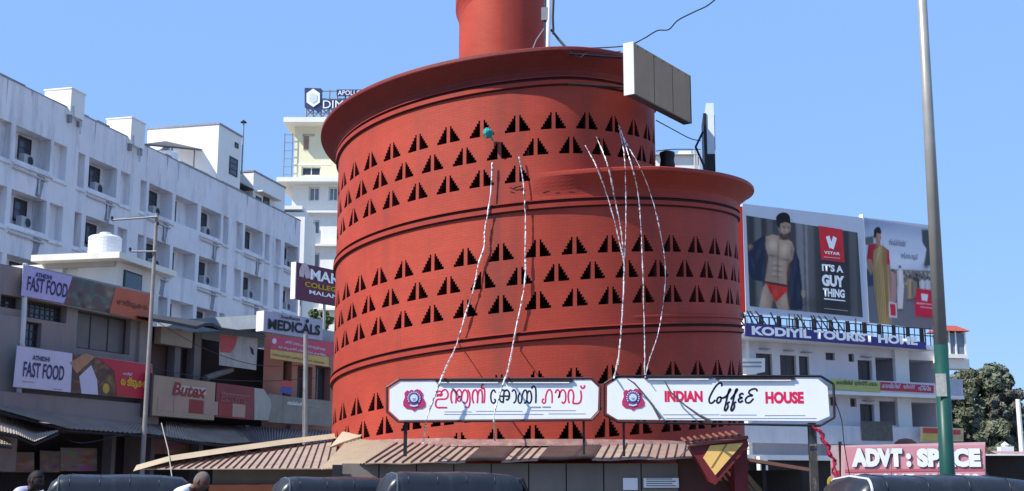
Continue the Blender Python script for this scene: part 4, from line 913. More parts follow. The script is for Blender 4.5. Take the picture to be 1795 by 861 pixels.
# ---------------- middle shops
shp = fthing(FF, 'dark_timber_shops', 'dark open upper floor shops under a black sheet roof in the middle of the row', 'building')
x0, x1 = X(268, 640), X(462, 640); zf = Zz(268, 655); zt6 = Zz(268, 565)
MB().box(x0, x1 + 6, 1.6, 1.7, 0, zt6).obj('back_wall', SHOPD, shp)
for a, b, m in ((268, 316, mat('brown_board', (.10, .06, .05), .8, .2)), (316, 332, mat('dark_purple', (.05, .03, .06)))): MB().box(X(a), X(b), .3, .4, zf - .2, zt6 - .1).obj('partition', m, shp)
MB().box(x0, X(326), -.3, .0, Zz(268, 602), Zz(268, 572)).obj('beam', mat('tan_beam', (.30, .25, .19), .8, .15, 1, .3), shp)
for a, b in ((304, 314), (338, 350)): MB().box(X(a), X(b), -.1, .25, zf - .3, zt6 - .1).obj('pillar', mat('grey_pillar', (.17, .15, .145), .9, .2, 1, .4), shp)
MB().box(x0, x1, -.4, 1.6, zf - .5, zf - .3).obj('floor_slab', BROWN, shp)
MB().tube([(X(345, 660), -.4, Zz(345, 664)), (X(395, 645), -.3, Zz(395, 648))], .13, 8).obj('rolled_mat', mat('grey_pillar', (.22, .21, .22)), shp)
mb = MB(); pts = [(262, 557), (300, 563), (345, 572), (360, 566), (372, 566), (390, 575), (430, 580), (466, 587)]
vs = []
for a, b in pts: q = FF.uv(a, b, -.9); vs += [(q[0], -.9, q[1]), (q[0], 2.0, q[1] + .5), (q[0], -.9, q[1] - .12)]
mb.add(vs, [(3 * i, 3 * i + 3, 3 * i + 4, 3 * i + 1) for i in range(len(pts) - 1)] + [(3 * i, 3 * i + 2, 3 * i + 5, 3 * i + 3) for i in range(len(pts) - 1)] + [(3 * i + 2, 3 * i + 1, 3 * i + 4, 3 * i + 5) for i in range(len(pts) - 1)]); mb.obj('roof_sheet', mat('black_sheet', (.05, .05, .055), .7, .3, 2), shp)
t, f = banner('sign_board', 'loose white and red hanging board under the black sheet roof', FF, [(385, 588), (452, 594), (448, 648), (384, 640)], -.5)
poly(t, f, [(385, 586), (452, 593), (449, 649), (384, 640)], -.05, mat('grey_white_vinyl', (.34, .34, .33), .6, .2, 1.5, .5, (.15, .15, .15)), 'board'); poly(t, f, [(385, 587), (417, 590), (412, 608), (404, 619), (386, 617)], -.06, mat('faded_red', (.42, .06, .06), .6, .2), 'red_print')
poly(t, f, [(438, 607), (444, 612), (446, 623), (441, 620)], -.06, SHOPD, 'tear')
def boxsign(lab, cs, off, m, name='box_sign', dp=.5):
    t, f = banner('sign_' + name, lab, FF, cs, off); P = f.T(cs); zb_, zt_ = P[3][1], P[0][1]
    MB().box(P[0][0], P[1][0], 0, dp, zb_, zt_).obj('box', m, t); return t, f, P
t, f, P = boxsign('beige box sign reading Butex in red script', [(268, 657), (378, 670), (376, 738), (265, 728)], -.9, mat('beige_sign', (.36, .27, .19), .6, .15, 1, .35, (.2, .14, .1)))
ftext(t, f, 'Butex', (302, 693), (362, 698), 24, -.02, mat('dull_red_print', (.25, .03, .03), .6), .03, .25)
MB().box(P[0][0] + 1.4, P[1][0] - .6, -.012, -.004, P[3][1] + .95, P[3][1] + 1.2).obj('pale_strip', mat('grey_beige', (.5, .47, .42)), t)
for i in range(6): MB().box(P[0][0] + .35 + i * .95, P[0][0] + 1.25 + i * .95, -.012, -.004, P[3][1] + .2, P[3][1] + .72).obj('print_square', mat('dull_red_print', (.25, .03, .03)) if i in (2, 4) else mat('beige_print', (.40, .27, .22)), t)
MB().box(P[0][0] - .1, P[0][0], -.05, .55, P[3][1] - .05, P[0][1] + .05).obj('end_frame', BROWN, t)
t, f, P = boxsign('faded dark red box sign with a torn grey end', [(380, 671), (446, 680), (446, 736), (380, 731)], -.9, mat('faded_maroon', (.20, .035, .045), .6, .2, 1.5, .4, (.12, .05, .05)))
MB().prism(f.T([(446, 680), (462, 682), (474, 700), (476, 712), (470, 737), (446, 736)]), .0, .1).obj('torn_end', mat('grey_white_vinyl', (.34, .34, .33)), t)
ftext(t, f, 'Eastern', (387, 704), (430, 708), 18, -.02, mat('pale_red', (.30, .10, .10)), .02, .2)
MB().box(P[0][0] + .3, P[1][0] - .3, -.012, -.004, P[3][1] + .9, P[3][1] + .98).obj('print_line', mat('pale_red', (.3, .1, .1)), t)
# ---------------- medical shop
med = fthing(FF, 'medical_shop', 'peach walled medical shop at the right end of the row beside the red building', 'building')
x0, x1 = X(462, 640), X(600, 640); z0 = Zz(462, 740); ztm = Zz(462, 575)
hl = [hole(497, 512, 632, 700, .4), hole(522, 548, 640, 700, .4), hole(553, 580, 640, 700, .4)]
mb = MB(); wall_holes(mb, x0, x1, 0, ztm, hl); mb.obj('wall', PEACH, med)
for h in hl: window(med, h[0] + .01, h[1] - .01, h[2], h[3] - .01, .38, WOODF, GLASSD, 2, 1, .07)
MB().box(x0, x1, .4, 6, ztm, ztm + .6).obj('roof', mat('grey_blue_render', (.26, .30, .34), .9, .2), med)
t, f = banner('sign_board', 'grey printed parapet board below the medical shop windows', FF, [(470, 690), (586, 706), (586, 748), (470, 740)], -.8)
poly(t, f, [(470, 690), (590, 706), (590, 748), (470, 740)], -.05, mat('grey_flex', (.20, .20, .18), .6, .3, 1.2, .5, (.1, .1, .1)), 'board')
ftext(t, f, 'മെഡിക്കൽ', (504, 709), (530, 712), 7, -.07, SIGNW, .02)
ftext(t, f, 'ഷോപ്പ്', (536, 713), (560, 716), 7, -.07, mat('grey_print2', (.4, .4, .36)), .02)
t, f = banner('sign_board', 'small red and blue poster box in front of the medical shop window', FF, [(492, 666), (512, 669), (512, 692), (492, 688)], -.85)
poly(t, f, [(492, 666), (512, 669), (512, 680), (492, 677)], -.05, mat('faded_red', (.42, .06, .06)), 'top_half'); poly(t, f, [(492, 677.5), (512, 680.5), (512, 692), (492, 688)], -.05, mat('blue_print', (.08, .09, .3)), 'bottom_half')
t, f = banner('shop_banner', 'red and yellow printed banner below the MEDICALS sign', FF, [(474, 588), (585, 602), (578, 644), (474, 628)], -.9)
poly(t, f, [(474, 588), (588, 601), (588, 618), (578, 626), (474, 612)], -.05, mat('crimson_vinyl', (.45, .04, .10), .5, .15, 2), 'red_half'); poly(t, f, [(474, 612.5), (576, 626.5), (576, 643), (474, 628)], -.05, mat('mustard_vinyl', (.45, .36, .10), .5, .2, 3), 'yellow_half')
ftext(t, f, 'ശ്രീ ഗണപതി ആയുർവേദ', (500, 603), (570, 612), 7, -.07, WV, .02); ftext(t, f, 'ആശുപത്രി ചികിത്സാ കേന്ദ്രം', (488, 611), (572, 621), 6, -.07, WV, .02)
ftext(t, f, 'ഡോക്ടർ പരിശോധന സമയം', (478, 623), (570, 637), 5, -.07, mat('faded_red', (.42, .06, .06)), .02)
poly(t, f, [(481 + 4 * sin(i * .63), 598 - 5 * cos(i * .63)) for i in range(10)], -.06, WV, 'white_emblem')
FM = Fr(*at(462, 600, 50).xy, 90 - 37); t, f = banner('sign_board', 'white MEDICALS sign with black letters projecting above the shops', FM, [(464, 546), (566, 560), (565, 598), (462, 580)], 0)
MB().prism(f.T([(464, 545), (566, 561), (565, 597), (462, 581)]), 0, .35).obj('box', mat('medical_white', (.42, .42, .52), .5, .1, 1.5, .2), t)
MB().box(-.04, 0, -.02, .4, 0, f.uv(464, 545)[1]).obj('lit_edge', WHITE2, t)
ftext(t, f, 'MEDICALS', (470, 577), (561, 592), 19, -.03, INK, .035); ftext(t, f, 'Sreedhanya', (493, 560), (526, 565), 8, -.03, INK, .02); poly(t, f, [(539 + 3 * sin(i * .63), 563 - 3.4 * cos(i * .63)) for i in range(10)], -.03, INK, 'dot_logo')
FMR = Fr(*at(517, 500, 66).xy, 90 - 33); t, f = banner('sign_board', 'maroon college hoarding with large white letters MAR', FMR, [(517, 460), (640, 484), (640, 540), (517, 524)], 0); LW = f.uv(544, 490, -.03)[0] + (f.uv(586, 498, -.03)[0] - f.uv(544, 490, -.03)[0]) * 3.6 + .5
MB().box(0, LW, 0, .25, f.uv(517, 523)[1], f.uv(517, 459)[1]).obj('board', mat('maroon_vinyl', (.12, .025, .06), .5, .12, 1), t); MB().box(-.06, 0, -.03, .28, 0, f.uv(517, 459)[1]).obj('edge_frame', WHITE2, t)
a = f.uv(544, 490, -.03); c = f.uv(544, 471, -.03); b = f.uv(586, 498, -.03)
text(t, 'MAR IVANIOS', a[0], a[0] + (b[0] - a[0]) * 3.6, a[1], c[1], -.03, SIGNW, .03)
a = f.uv(534, 502, -.03); c = f.uv(534, 493, -.03); text(t, 'COLLEGE OF ENGINEERING', a[0], a[0] + 8.5, a[1], c[1], -.03, mat('mustard_print', (.55, .36, .02)), .03)
a = f.uv(542, 515, -.03); c = f.uv(542, 508, -.03); text(t, 'MALANKARA', a[0], a[0] + 4.2, a[1], c[1], -.03, SIGNW, .02)
mb = MB(); stroke(mb, f.T([(528, 485), (528, 475), (534, 465), (540, 476), (540, 488)], -.03), .28, -.03); stroke(mb, f.T([(530, 486), (534, 472), (538, 488)], -.03), .2, -.032); mb.obj('arch_logo', mat('pale_pink_print', (.55, .45, .48)), t)
for px in (530, 571): c = f.uv(px, 540); MB().tube([(c[0], .1, -6), (c[0], .1, 0)], .08, 6).obj('post', STEEL, t)
# ---------------- ground floor: dark fronts, awnings, posters
gf = fthing(FF, 'ground_floor_shops', 'dark ground floor shop fronts in the shade of the tin awnings', 'building')
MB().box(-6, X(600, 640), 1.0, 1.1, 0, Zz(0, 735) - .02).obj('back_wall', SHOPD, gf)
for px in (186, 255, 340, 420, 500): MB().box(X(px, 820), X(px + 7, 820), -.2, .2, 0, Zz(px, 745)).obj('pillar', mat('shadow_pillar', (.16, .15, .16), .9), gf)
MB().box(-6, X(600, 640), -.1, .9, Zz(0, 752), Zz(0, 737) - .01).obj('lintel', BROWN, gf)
for (a, b, yt, yb, c1, c2, lb) in ((2, 60, 792, 828, (.20, .12, .11), (.28, .06, .04), 'dim poster with red fruit, leftmost under the awning'), (70, 105, 790, 828, (.17, .12, .11), (.2, .15, .1), 'plain dim poster second from left under the awning'),
        (106, 170, 785, 826, (.22, .17, .15), (.32, .06, .04), 'dim poster with red round fruit left of the grey pillar'), (253, 355, 764, 796, (.20, .10, .09), (.28, .03, .03), 'dark reddish poster above the left wing of the tin canopy'), (380, 410, 775, 790, (.12, .05, .05), (.2, .05, .04), 'small dark red poster right of the reddish one')):
    t, f = banner('poster_sign', lb, FF, [(a, yt), (b, yt + 2), (b, yb), (a, yb)], .3)
    poly(t, f, [(a, yt), (b, yt + 1), (b, yb), (a, yb)], 0, mat('poster_%d' % a, c1, .7, .3, 1.5), 'sheet')
    pc = Print([(a, yt), (b, yt + 1), (b, yb), (a, yb)], 36, 26, c1); rnd = random.Random(a); pc.blob(b - (b - a) * .28, (yt + yb) / 2, (b - a) * .14, (yb - yt) * .26, c2, .95)
    for _ in range(16): pc.blob(rnd.uniform(a, b), rnd.uniform(yt, yb), rnd.uniform(2, (b - a) * .2), rnd.uniform(1, 6), tuple(v * rnd.choice((.3, .6, 1.6, 2.2)) for v in c1), .6)
    pc.build(t, f, -.012)
AWN = mat('grey_tin_awning', (.25, .20, .165), .6, .3, 1.2, .5, (.14, .11, .10)); AWN2 = mat('pale_sheet_awning', (.40, .32, .25), .7, .3, 1.2, .4, (.2, .16, .14))
def awning(lab, top, bot, yo, m, amp=.03, seed=1):
    t = thing('tin_awning', lab, 'awning', FF.w(X(top[0][0], 700), 0, 0)); rnd = random.Random(seed)
    mb = MB(); N = max(10, int(abs(bot[-1][0] - bot[0][0]) / 2.2)); vs = []
    def interp(P, s):
        s *= len(P) - 1; i = min(int(s), len(P) - 2); u = s - i; return (P[i][0] * (1 - u) + P[i + 1][0] * u, P[i][1] * (1 - u) + P[i + 1][1] * u)
    for i in range(N + 1):
        s = i / N; a, b = interp(top, s), interp(bot, s); qa = FF.uv(*a, -.05); qb = FF.uv(*b, -yo); o = (i % 2) * amp
        vs += [FF.w(qa[0], -.05, qa[1] + o), FF.w(qb[0], -yo, qb[1] + o)]
    mb.add(vs, [(2 * i, 2 * i + 2, 2 * i + 3, 2 * i + 1) for i in range(N)]); o = mb.obj('sheet', m, t, world=True)
    mb = MB(); q = [FF.uv(*p, -yo + .05) for p in bot]; mb.tube([FF.w(a, -yo + .05, b - .08) for a, b in q], .04, 5); mb.obj('rail', DARK, t, world=True)
awning('long grey tin awning running under the FAST FOOD banner', [(-10, 708), (120, 722), (250, 738), (302, 742)], [(-10, 716), (60, 735), (120, 752), (290, 764), (345, 768)], 1.9, AWN, .03)
awning('crumpled pale tin sheet awning below the Butex sign', [(290, 740), (350, 744), (410, 748)], [(290, 766), (350, 775), (400, 779), (440, 776)], 2.3, AWN2, .05, 2)
awning('brownish torn tin awning below the grey parapet board', [(400, 746), (500, 752), (600, 758)], [(432, 776), (470, 781), (520, 778), (600, 780)], 2.2, mat('brown_tin_awning', (.20, .16, .16), .6, .3, 1.2, .5, (.1, .07, .07)), .05, 3)
awning('pale tarpaulin sheet hanging low at the far left edge', [(-20, 718), (40, 735), (100, 750)], [(-20, 752), (30, 762), (60, 775), (102, 757)], 2.8, AWN2, .02, 4)
awning('small light tin sheet in the lower left corner', [(-20, 758), (0, 762), (20, 776)], [(-20, 776), (0, 778), (20, 780)], 3.4, AWN2, .02, 5)
wire('thin cable looping below the awnings on the left', [(95, 760, 42), (130, 775, 42), (160, 775, 42.4), (240, 760, 43), (300, 768, 44), (380, 780, 45)], .02)
t = thing('bamboo_pole', 'thin pale pole leaning in front of the dark awnings', 'pole', at(306, 858, 28)); MB().tube([at(283, 742, 32), at(295, 790, 30), at(306, 870, 28)], .012, 6).obj('pole', mat('bamboo', (.35, .33, .28), .6), t, world=True)
for lb, pts in (('low street wire strung between the two left poles', [(268, 560, 43), (360, 612, 45), (450, 640, 46), (535, 640, 47)]), ('slack cable hanging in front of the Butex box sign', [(262, 640, 43.2), (300, 652, 43.5), (380, 665, 45), (470, 668, 47), (560, 662, 49)])): wire(lb, pts, .012)
# utility poles
def upole(lab, top, bot, Y, r, m, arms):
    a, b = at(*top, Y), at(*bot, Y); b = a + (b - a) * ((a.z) / (a.z - b.z)); t = thing('utility_pole', lab, 'pole', b)
    MB().tube([b, a], [r * 1.35, r], 10).obj('pole', m, t, world=True)
    for p, q in arms: MB().tube([at(*p, Y - .1), at(*q, Y - .1)], .035, 6).obj('cross_arm', GREYM, t, world=True); c = at(*p, Y - .1); MB().lathe([(0, 0), (.05, .02), (.04, .08), (.06, .1), (0, .16)], 8, tuple(c)).obj('insulator', DARK, t, world=True)
    return t
CONC = mat('concrete_pole', (.27, .255, .25), .85, .2, 3, .4)
upole('grey concrete pole with two cross arms beside the orange banner end', (275, 374), (262, 600), 43, .06, CONC, [((196, 386), (276, 380)), ((228, 441), (274, 441)), ((276, 396), (284, 400))])
upole('plain grey pole standing in front of the MEDICALS sign', (536, 586), (535, 770), 47, .085, CONC, [])
wire('thin cable from the left pole to the white block', [(275, 380, 43), (230, 381, 48), (196, 388, 52)], .012)
# ================================================================== RIGHT SIDE
FK = Fr(-0 + 2.006 * 76 - 140, 76, 26.5)
FK = Fr(*at(1300, 600, 76.7).xy, 26.5)
kod = fthing(FK, 'tourist_home_building', 'pale three storey lodging block with open balconies on the right', 'building')
KX = lambda px, py=640, off=0: FK.uv(px, py, off)[0]; KZ = lambda px, py, off=0: FK.uv(px, py, off)[1]
xl, xR = KX(1240), KX(1640)
zs1 = KZ(1301, 590); zs2 = KZ(1301, 668)  # slab undersides
zf1t = KZ(1301, 592); 
def kh(pa, pb, yt, yb, d): a, b = KX(pa, yt), KX(pb, yt); return (a, b, KZ(pa, yb), KZ(pa, yt), d)
hl = [kh(1325, 1353, 619, 657, .25), kh(1367, 1395, 622, 660, .25), kh(1400, 1418, 624, 660, .25), kh(1447, 1463, 618, 631, .25), kh(1487, 1497, 620, 634, .25), kh(1503, 1528, 631, 666, .3), kh(1534, 1582, 626, 668, 2.5), kh(1588, 1640, 630, 672, 3.2),
      kh(1455, 1466, 696, 711, .25), kh(1490, 1501, 698, 713, .25), kh(1507, 1532, 708, 745, .3), kh(1541, 1579, 703, 745, 2.5), kh(1594, 1640, 705, 748, 2.8)]
hl = [h for h in hl]
mb = MB(); wall_holes(mb, xl, xR, 0, zs1 + .02, hl, y=.0); mb.quad((xR, 0, 0), (xR, 9, 0), (xR, 9, zs1), (xR, 0, zs1)); mb.quad((xl, 0, 0), (xl, 9, 0), (xl, 9, zs1), (xl, 0, zs1)); mb.obj('wall', LILAC, kod)
for i, h in enumerate(hl):
    if h[4] < .5: window(kod, h[0] + .01, h[1] - .01, h[2] + .01, h[3] - .01, h[4] - .02, mat('brown_frame', (.10, .075, .07), .7), mat('brown_glass', (.055, .045, .045), .3, .3), 2 if h[1] - h[0] > .8 else 1, 1, .07)
    else: MB().box(h[0] + .3, h[0] + 1.3, h[4] - .1, h[4] - .01, h[2], h[3] - .4).obj('door', mat('brown_frame', (.1, .075, .07)), kod)
for i, (pa, yt) in enumerate(((1330, 611), (1372, 614), (1403, 617), (1508, 625), (1512, 702))): MB().box(KX(pa, yt), KX(pa + 15, yt), -.35, -.003, KZ(pa, yt + 1.5), KZ(pa, yt)).obj('window_hood', GREYM, kod)
WHS = mat('white_slab', (.72, .72, .70), .8, .06, .6, .25, (.4, .38, .36))
ledge = lambda a, b, yt, yb, dp=1.3: MB().box(KX(a, yb, -dp), KX(b, yb, -dp), -dp, .0, KZ(a, yb, -dp), KZ(a, yt, -dp)).obj('slab', WHS, kod)
ledge(1290, 1640, 584, 592); ledge(1440, 1690, 684, 690, 1.2)
MB().box(KX(1462, 680, -1.15), KX(1640, 680, -1.15), -1.15, -1.0, KZ(1462, 689, -1.15), KZ(1462, 664, -1.15)).obj('balcony_parapet', LILAC, kod)
MB().box(KX(1660, 680, -1.15), KX(1688, 680, -1.15), -1.15, -1.0, KZ(1660, 694, -1.15), KZ(1660, 664, -1.15)).obj('balcony_parapet', mat('bluish_parapet', (.42, .45, .52), .8), kod)
MB().box(KX(1300, 780, -1.0), KX(1640, 780, -1.0), -1.05, -.9, KZ(1300, 776, -1.0), KZ(1300, 742, -1.0)).obj('balcony_parapet', mat('pale_blue_wall', (.60, .60, .63), .8, .08, 1, .4, (.3, .32, .36)), kod)
MB().box(KX(1510, 770, -1.08), KX(1565, 770, -1.08), -1.1, -1.055, KZ(1510, 772, -1.1), KZ(1510, 738, -1.1)).obj('grille_panel', mat('dark_grille', (.10, .10, .09), .7, .4, 4), kod)
MB().box(KX(1568, 700), KX(1592, 700), -.25, -.003, 0, zs1).obj('column', WHS, kod)
MB().box(KX(1303, 700), KX(1309, 700), -.4, -.003, 0, KZ(1303, 560)).obj('lit_pillar', WHITE2, kod)
MB().box(KX(1300, 790, -1.4), KX(1470, 790, -1.4), -1.6, -1.0, KZ(1300, 806, -1.4), KZ(1300, 797, -1.4)).obj('lower_slab', WHS, kod)
MB().box(KX(1300, 790, -1.4), KX(1640, 790, -1.4), -1.3, -1.2, 0, KZ(1300, 797, -1.4)).obj('ground_floor', SHOPD, kod)
MB().box(KX(1470, 790, -1.3), KX(1640, 790, -1.3), -1.35, -1.0, KZ(1300, 784, -1.4), KZ(1300, 777, -1.0)).obj('dark_fascia', mat('dark_fascia', (.05, .055, .06)), kod)
MB().box(KX(1326, 803, -1.7), KX(1340, 803, -1.7), -2.0, -1.7, 2, KZ(1326, 800, -1.7)).obj('white_box', WHITE2, kod)
MB().box(xl, xR, .0, 9, zs1 + .03, zs1 + .2).obj('roof_slab', WHS, kod)
# roof name board
t, f = banner('name_board', 'blue board reading KODIYIL TOURIST HOME along the roof edge', FK, [(1308, 565), (1640, 601), (1640, 614), (1308, 590)], -1.4)
MB().prism(f.T([(1307, 566), (1622, 600), (1624, 613), (1307, 589)]), 0, .08).obj('board', mat('navy_vinyl', (.05, .04, .20), .5, .12, 1), t)
# lines follow the plane's own perspective: heights constant
a = f.uv(1318, 587, -.02); c = f.uv(1318, 573, -.02); b = f.uv(1609, 610, -.02)
text(t, 'KODIYIL TOURIST HOME', a[0], b[0], a[1], c[1] + .06, -.02, SIGNW, .05)
t['category'] = 'sign'
# railing behind the name board
mb = MB(); t = thing('roof_railing', 'dark steel railing and clutter of struts under the billboards', 'railing', FK.w(0, -1.1, zs1), FK.a)
rnd = random.Random(4)
xa, xb = KX(1306, 560, -1.1), KX(1638, 560, -1.1); zr0 = KZ(1308, 590, -1.1) - zs1; zr1 = KZ(1308, 554, -1.1) - zs1
for z in (zr1, zr1 - .45): MB().tube([(xa, 0, z), (xb, 0, z)], .035, 5).obj('rail', DARK, t)
n = 34
for i in range(n + 1):
    x = xa + (xb - xa) * i / n; MB().tube([(x, 0, 0), (x, 0, zr1)], .03 if i % 4 else .05, 5).obj('baluster', DARK, t)
for i in range(16):
    x = xa + (xb - xa) * .62 * i / 16; mb = MB(); mb.tube([(x, .3, .1), (x + rnd.uniform(-.8, .8), 1.1, zr1 + .5)], .05, 5); mb.obj('strut', DARK, t)
# billboards
def bb(lab, cs, off):
    t = thing('billboard', lab, 'billboard', FK.w(FK.uv(*cs[3], off)[0], off, FK.uv(*cs[3], off)[1]), FK.a); f = Fr(0, 0, 0); f.o = t.matrix_basis.translation.copy(); f.a = FK.a; return t, f
t, f = bb('billboard with a shirtless man in red briefs and IT\'S A GUY THING', [(1302, 357), (1512, 382), (1520, 572), (1308, 549)], .2)
P = f.T([(1302, 357), (1512, 382), (1519, 573), (1308, 549)]); hz = P[0][1]; wx = P[1][0]
MB().box(0, wx, 0, .25, 0, hz).obj('board', mat('billboard_white', (.50, .54, .62), .6, .06, .5, .1), t)
for i in range(8): MB().box(wx * i / 7 - .06, wx * i / 7 + .06, .26, .5, -2.2, hz).obj('steel_post', DARK, t)
z = lambda l: zq(1300, 360, 3.913, l)
WD = 3.913
pc = Print(z([(32, 70), (795, 187), (832, 768), (57, 692)]), 280, 250, (.055, .057, .06))
def PP(pts, col, blur=2, a=1.0): pc.poly(z(pts), col, blur, a)
def BB(x, y, rx, ry, col, a=.5, rot=0): pc.blob(1300 + x / WD, 360 + y / WD, rx / WD, ry / WD, col, a, rot)
for x_, w_, v_, a_ in ((110, 22, .16, .7), (150, 14, .03, .7), (190, 20, .13, .6), (395, 26, .24, .8), (440, 9, .32, .8), (470, 26, .15, .7), (500, 12, .06, .6), (755, 26, .13, .7), (720, 10, .03, .6), (540, 12, .03, .5), (355, 14, .05, .6), (60, 16, .02, .6)):
    PP([(x_ - w_, 60), (x_ + w_, 60), (x_ + w_ + 18, 800), (x_ - w_ + 18, 800)], (v_, v_, v_ * 1.03), 9, a_)
BB(640, 560, 110, 300, (.02, .02, .022), .8); BB(430, 680, 300, 60, (.03, .03, .03), .5)
CT = (.013, .018, .042); SKC = (.40, .275, .19); SD = (.11, .065, .045); HL = (.60, .47, .36)
PP([(150, 205), (110, 235), (30, 290), (22, 310), (40, 450), (75, 510), (170, 530), (190, 250)], CT); PP([(330, 250), (365, 290), (395, 380), (415, 560), (420, 720), (320, 705), (300, 400)], CT)
for x_, y_, rx, ry, ro in ((115, 330, 14, 60, .3), (75, 400, 10, 50, -.2), (150, 450, 12, 60, 0), (365, 420, 10, 80, .1), (390, 600, 10, 60, 0), (345, 560, 8, 90, 0)): BB(x_, y_, rx, ry, (.04, .052, .10), .6, ro)
PP([(40, 270), (70, 262), (82, 285), (50, 320), (28, 300)], SD); BB(58, 285, 14, 14, SKC, .5); PP([(410, 580), (435, 590), (438, 625), (420, 640), (408, 610)], SKC, 2, .7)
PP([(118, 700), (150, 560), (175, 520), (300, 560), (330, 722), (245, 712), (225, 640), (205, 708)], SKC); BB(215, 690, 14, 60, SD, .8); BB(150, 640, 20, 60, HL, .4); BB(285, 650, 22, 50, HL, .3); BB(325, 660, 10, 80, SD, .6)
PP([(165, 215), (215, 200), (290, 220), (345, 250), (362, 300), (350, 370), (325, 400), (310, 470), (312, 545), (160, 520), (172, 430), (185, 360), (165, 290)], SKC)
for x_, y_, rx, ry, c_, a_, ro in ((215, 275, 34, 42, HL, .75, 0), (295, 300, 32, 40, HL, .7, 0), (252, 300, 7, 70, SD, .45, 0), (205, 345, 40, 9, SD, .6, .15), (300, 372, 38, 9, SD, .6, .2), (248, 440, 5, 90, SD, .6, 0),
    (225, 395, 16, 13, HL, .5, 0), (270, 402, 16, 13, HL, .45, 0), (225, 433, 16, 12, HL, .5, 0), (268, 440, 15, 12, HL, .45, 0), (222, 470, 15, 12, HL, .45, 0), (265, 478, 14, 12, HL, .4, 0), (246, 414, 36, 5, SD, .5, .1), (244, 452, 34, 5, SD, .5, .1), (242, 490, 32, 5, SD, .4, .1),
    (172, 400, 9, 90, SD, .6, 0), (322, 440, 16, 90, SD, .8, 0), (345, 320, 12, 50, SD, .6, 0), (175, 240, 10, 30, SD, .3, 0)): BB(x_, y_, rx, ry, c_, a_, ro)
PP([(258, 185), (320, 200), (325, 240), (255, 235)], (.20, .13, .09)); PP([(248, 130), (262, 100), (310, 105), (335, 130), (335, 180), (318, 215), (290, 225), (262, 190), (250, 160)], (.33, .22, .155)); PP([(264, 185), (290, 200), (310, 196), (334, 175), (338, 205), (318, 232), (285, 240), (258, 212)], (.045, .03, .025), 2, .85)
BB(292, 152, 9, 3.5, (.02, .015, .015), .9, .1); BB(322, 156, 8, 3.5, (.02, .015, .015), .9, .1); BB(290, 143, 12, 2.5, (.03, .02, .02), .8, .1); BB(322, 147, 9, 2.5, (.03, .02, .02), .8, .1); BB(308, 170, 5, 12, HL, .6); BB(310, 196, 10, 3, (.12, .05, .045), .8); BB(280, 170, 8, 14, HL, .3); BB(262, 165, 8, 25, SD, .5)
PP([(240, 130), (240, 80), (262, 55), (300, 50), (328, 70), (334, 124), (300, 114), (266, 126), (260, 160), (248, 150)], (.012, .011, .012))
PP([(158, 520), (312, 552), (312, 590), (250, 650), (238, 665), (222, 650), (200, 600)], (.62, .03, .02)); PP([(158, 519), (313, 549), (312, 562), (160, 532)], (.05, .02, .02)); BB(235, 600, 18, 30, (.8, .1, .07), .5); BB(195, 580, 10, 40, (.3, .01, .01), .4)
pc.grain(5, .05, 1).build(t, f, -.02)
Lr = [0]
poly(t, f, z([(238, 103), (238, 80), (250, 64), (264, 54), (285, 49), (305, 51), (322, 62), (331, 78), (335, 118), (285, 110)]), -.024, mat('print_hair', (.012, .011, .012)), 'print_hair')
def pl(pts, m, nm): Lr[0] += 1; poly(t, f, z(pts), -.034 - .003 * Lr[0], m, nm)
REDP = mat('print_red', (.62, .02, .03), .5, .06); pl([(528, 140), (692, 166), (706, 392), (546, 372)], REDP, 'print_red_panel')
mb = MB(); stroke(mb, f.T(z([(590, 212), (615, 292)]), -.06), .42, -.06, sub=1); stroke(mb, f.T(z([(640, 218), (618, 296)]), -.06), .42, -.062, sub=1); mb.obj('print_logo', SIGNW, t)
def zt3(s, x0, x1, ytl, ybl, m=SIGNW, bold=.03):
    a = f.uv(1300 + x0 / 3.913, 360 + ybl / 3.913, -.06); c = f.uv(1300 + x0 / 3.913, 360 + ytl / 3.913, -.06); b = f.uv(1300 + x1 / 3.913, 360 + ybl / 3.913, -.06); text(t, s, a[0], b[0], a[1], c[1], -.06, m, bold, name='lettering')
zt3('VSTAR', 566, 674, 312, 332); zt3("IT'S A", 552, 697, 400, 450, bold=.05); zt3('GUY', 552, 706, 472, 552, bold=.06); zt3('THING', 560, 708, 566, 625, bold=.05)
pl([(566, 636), (712, 652), (712, 660), (566, 645)], SIGNW, 'print_rule'); pl([(566, 352), (676, 362), (676, 366), (566, 356)], WV, 'print_rule'); pl([(566, 705), (730, 722), (730, 727), (566, 710)], GREYI, 'print_rule')
t, f = bb('billboard with a woman in a gold sari and red blouse', [(1513, 382), (1650, 402), (1650, 580), (1523, 566)], .3)
P = f.T([(1513, 381), (1636, 399.5), (1636, 579), (1523, 567)]); hz = P[0][1]; wx = P[1][0]
MB().box(0, wx, 0, .25, 0, hz).obj('board', mat('billboard_edge', (.55, .57, .62), .6), t); MB().box(-.1, 0, -.05, .3, -.2, hz + .2).obj('edge_strip', WHITE2, t)
for i in range(6): MB().box(wx * i / 5 - .06, wx * i / 5 + .06, .26, .5, -2.2, hz).obj('steel_post', DARK, t)
z = lambda l: zq(1505, 370, 3.446, l); WD = 3.446
pc = Print([(1513.5, 383), (1635, 400.7), (1635, 578), (1524, 566)], 210, 230, (.5, .56, .66))
def pq(pts, c, nm='', var=0, blur=2, a=1.0): pc.poly(z(pts), c, blur, a)
def B2(x, y, rx, ry, col, a=.5, rot=0): pc.blob(1505 + x / WD, 370 + y / WD, rx / WD, ry / WD, col, a, rot)
B2(100, 70, 260, 60, (.25, .31, .44), .9); B2(450, 120, 200, 40, (.3, .36, .48), .7); B2(260, 300, 160, 60, (.66, .7, .76), .7)
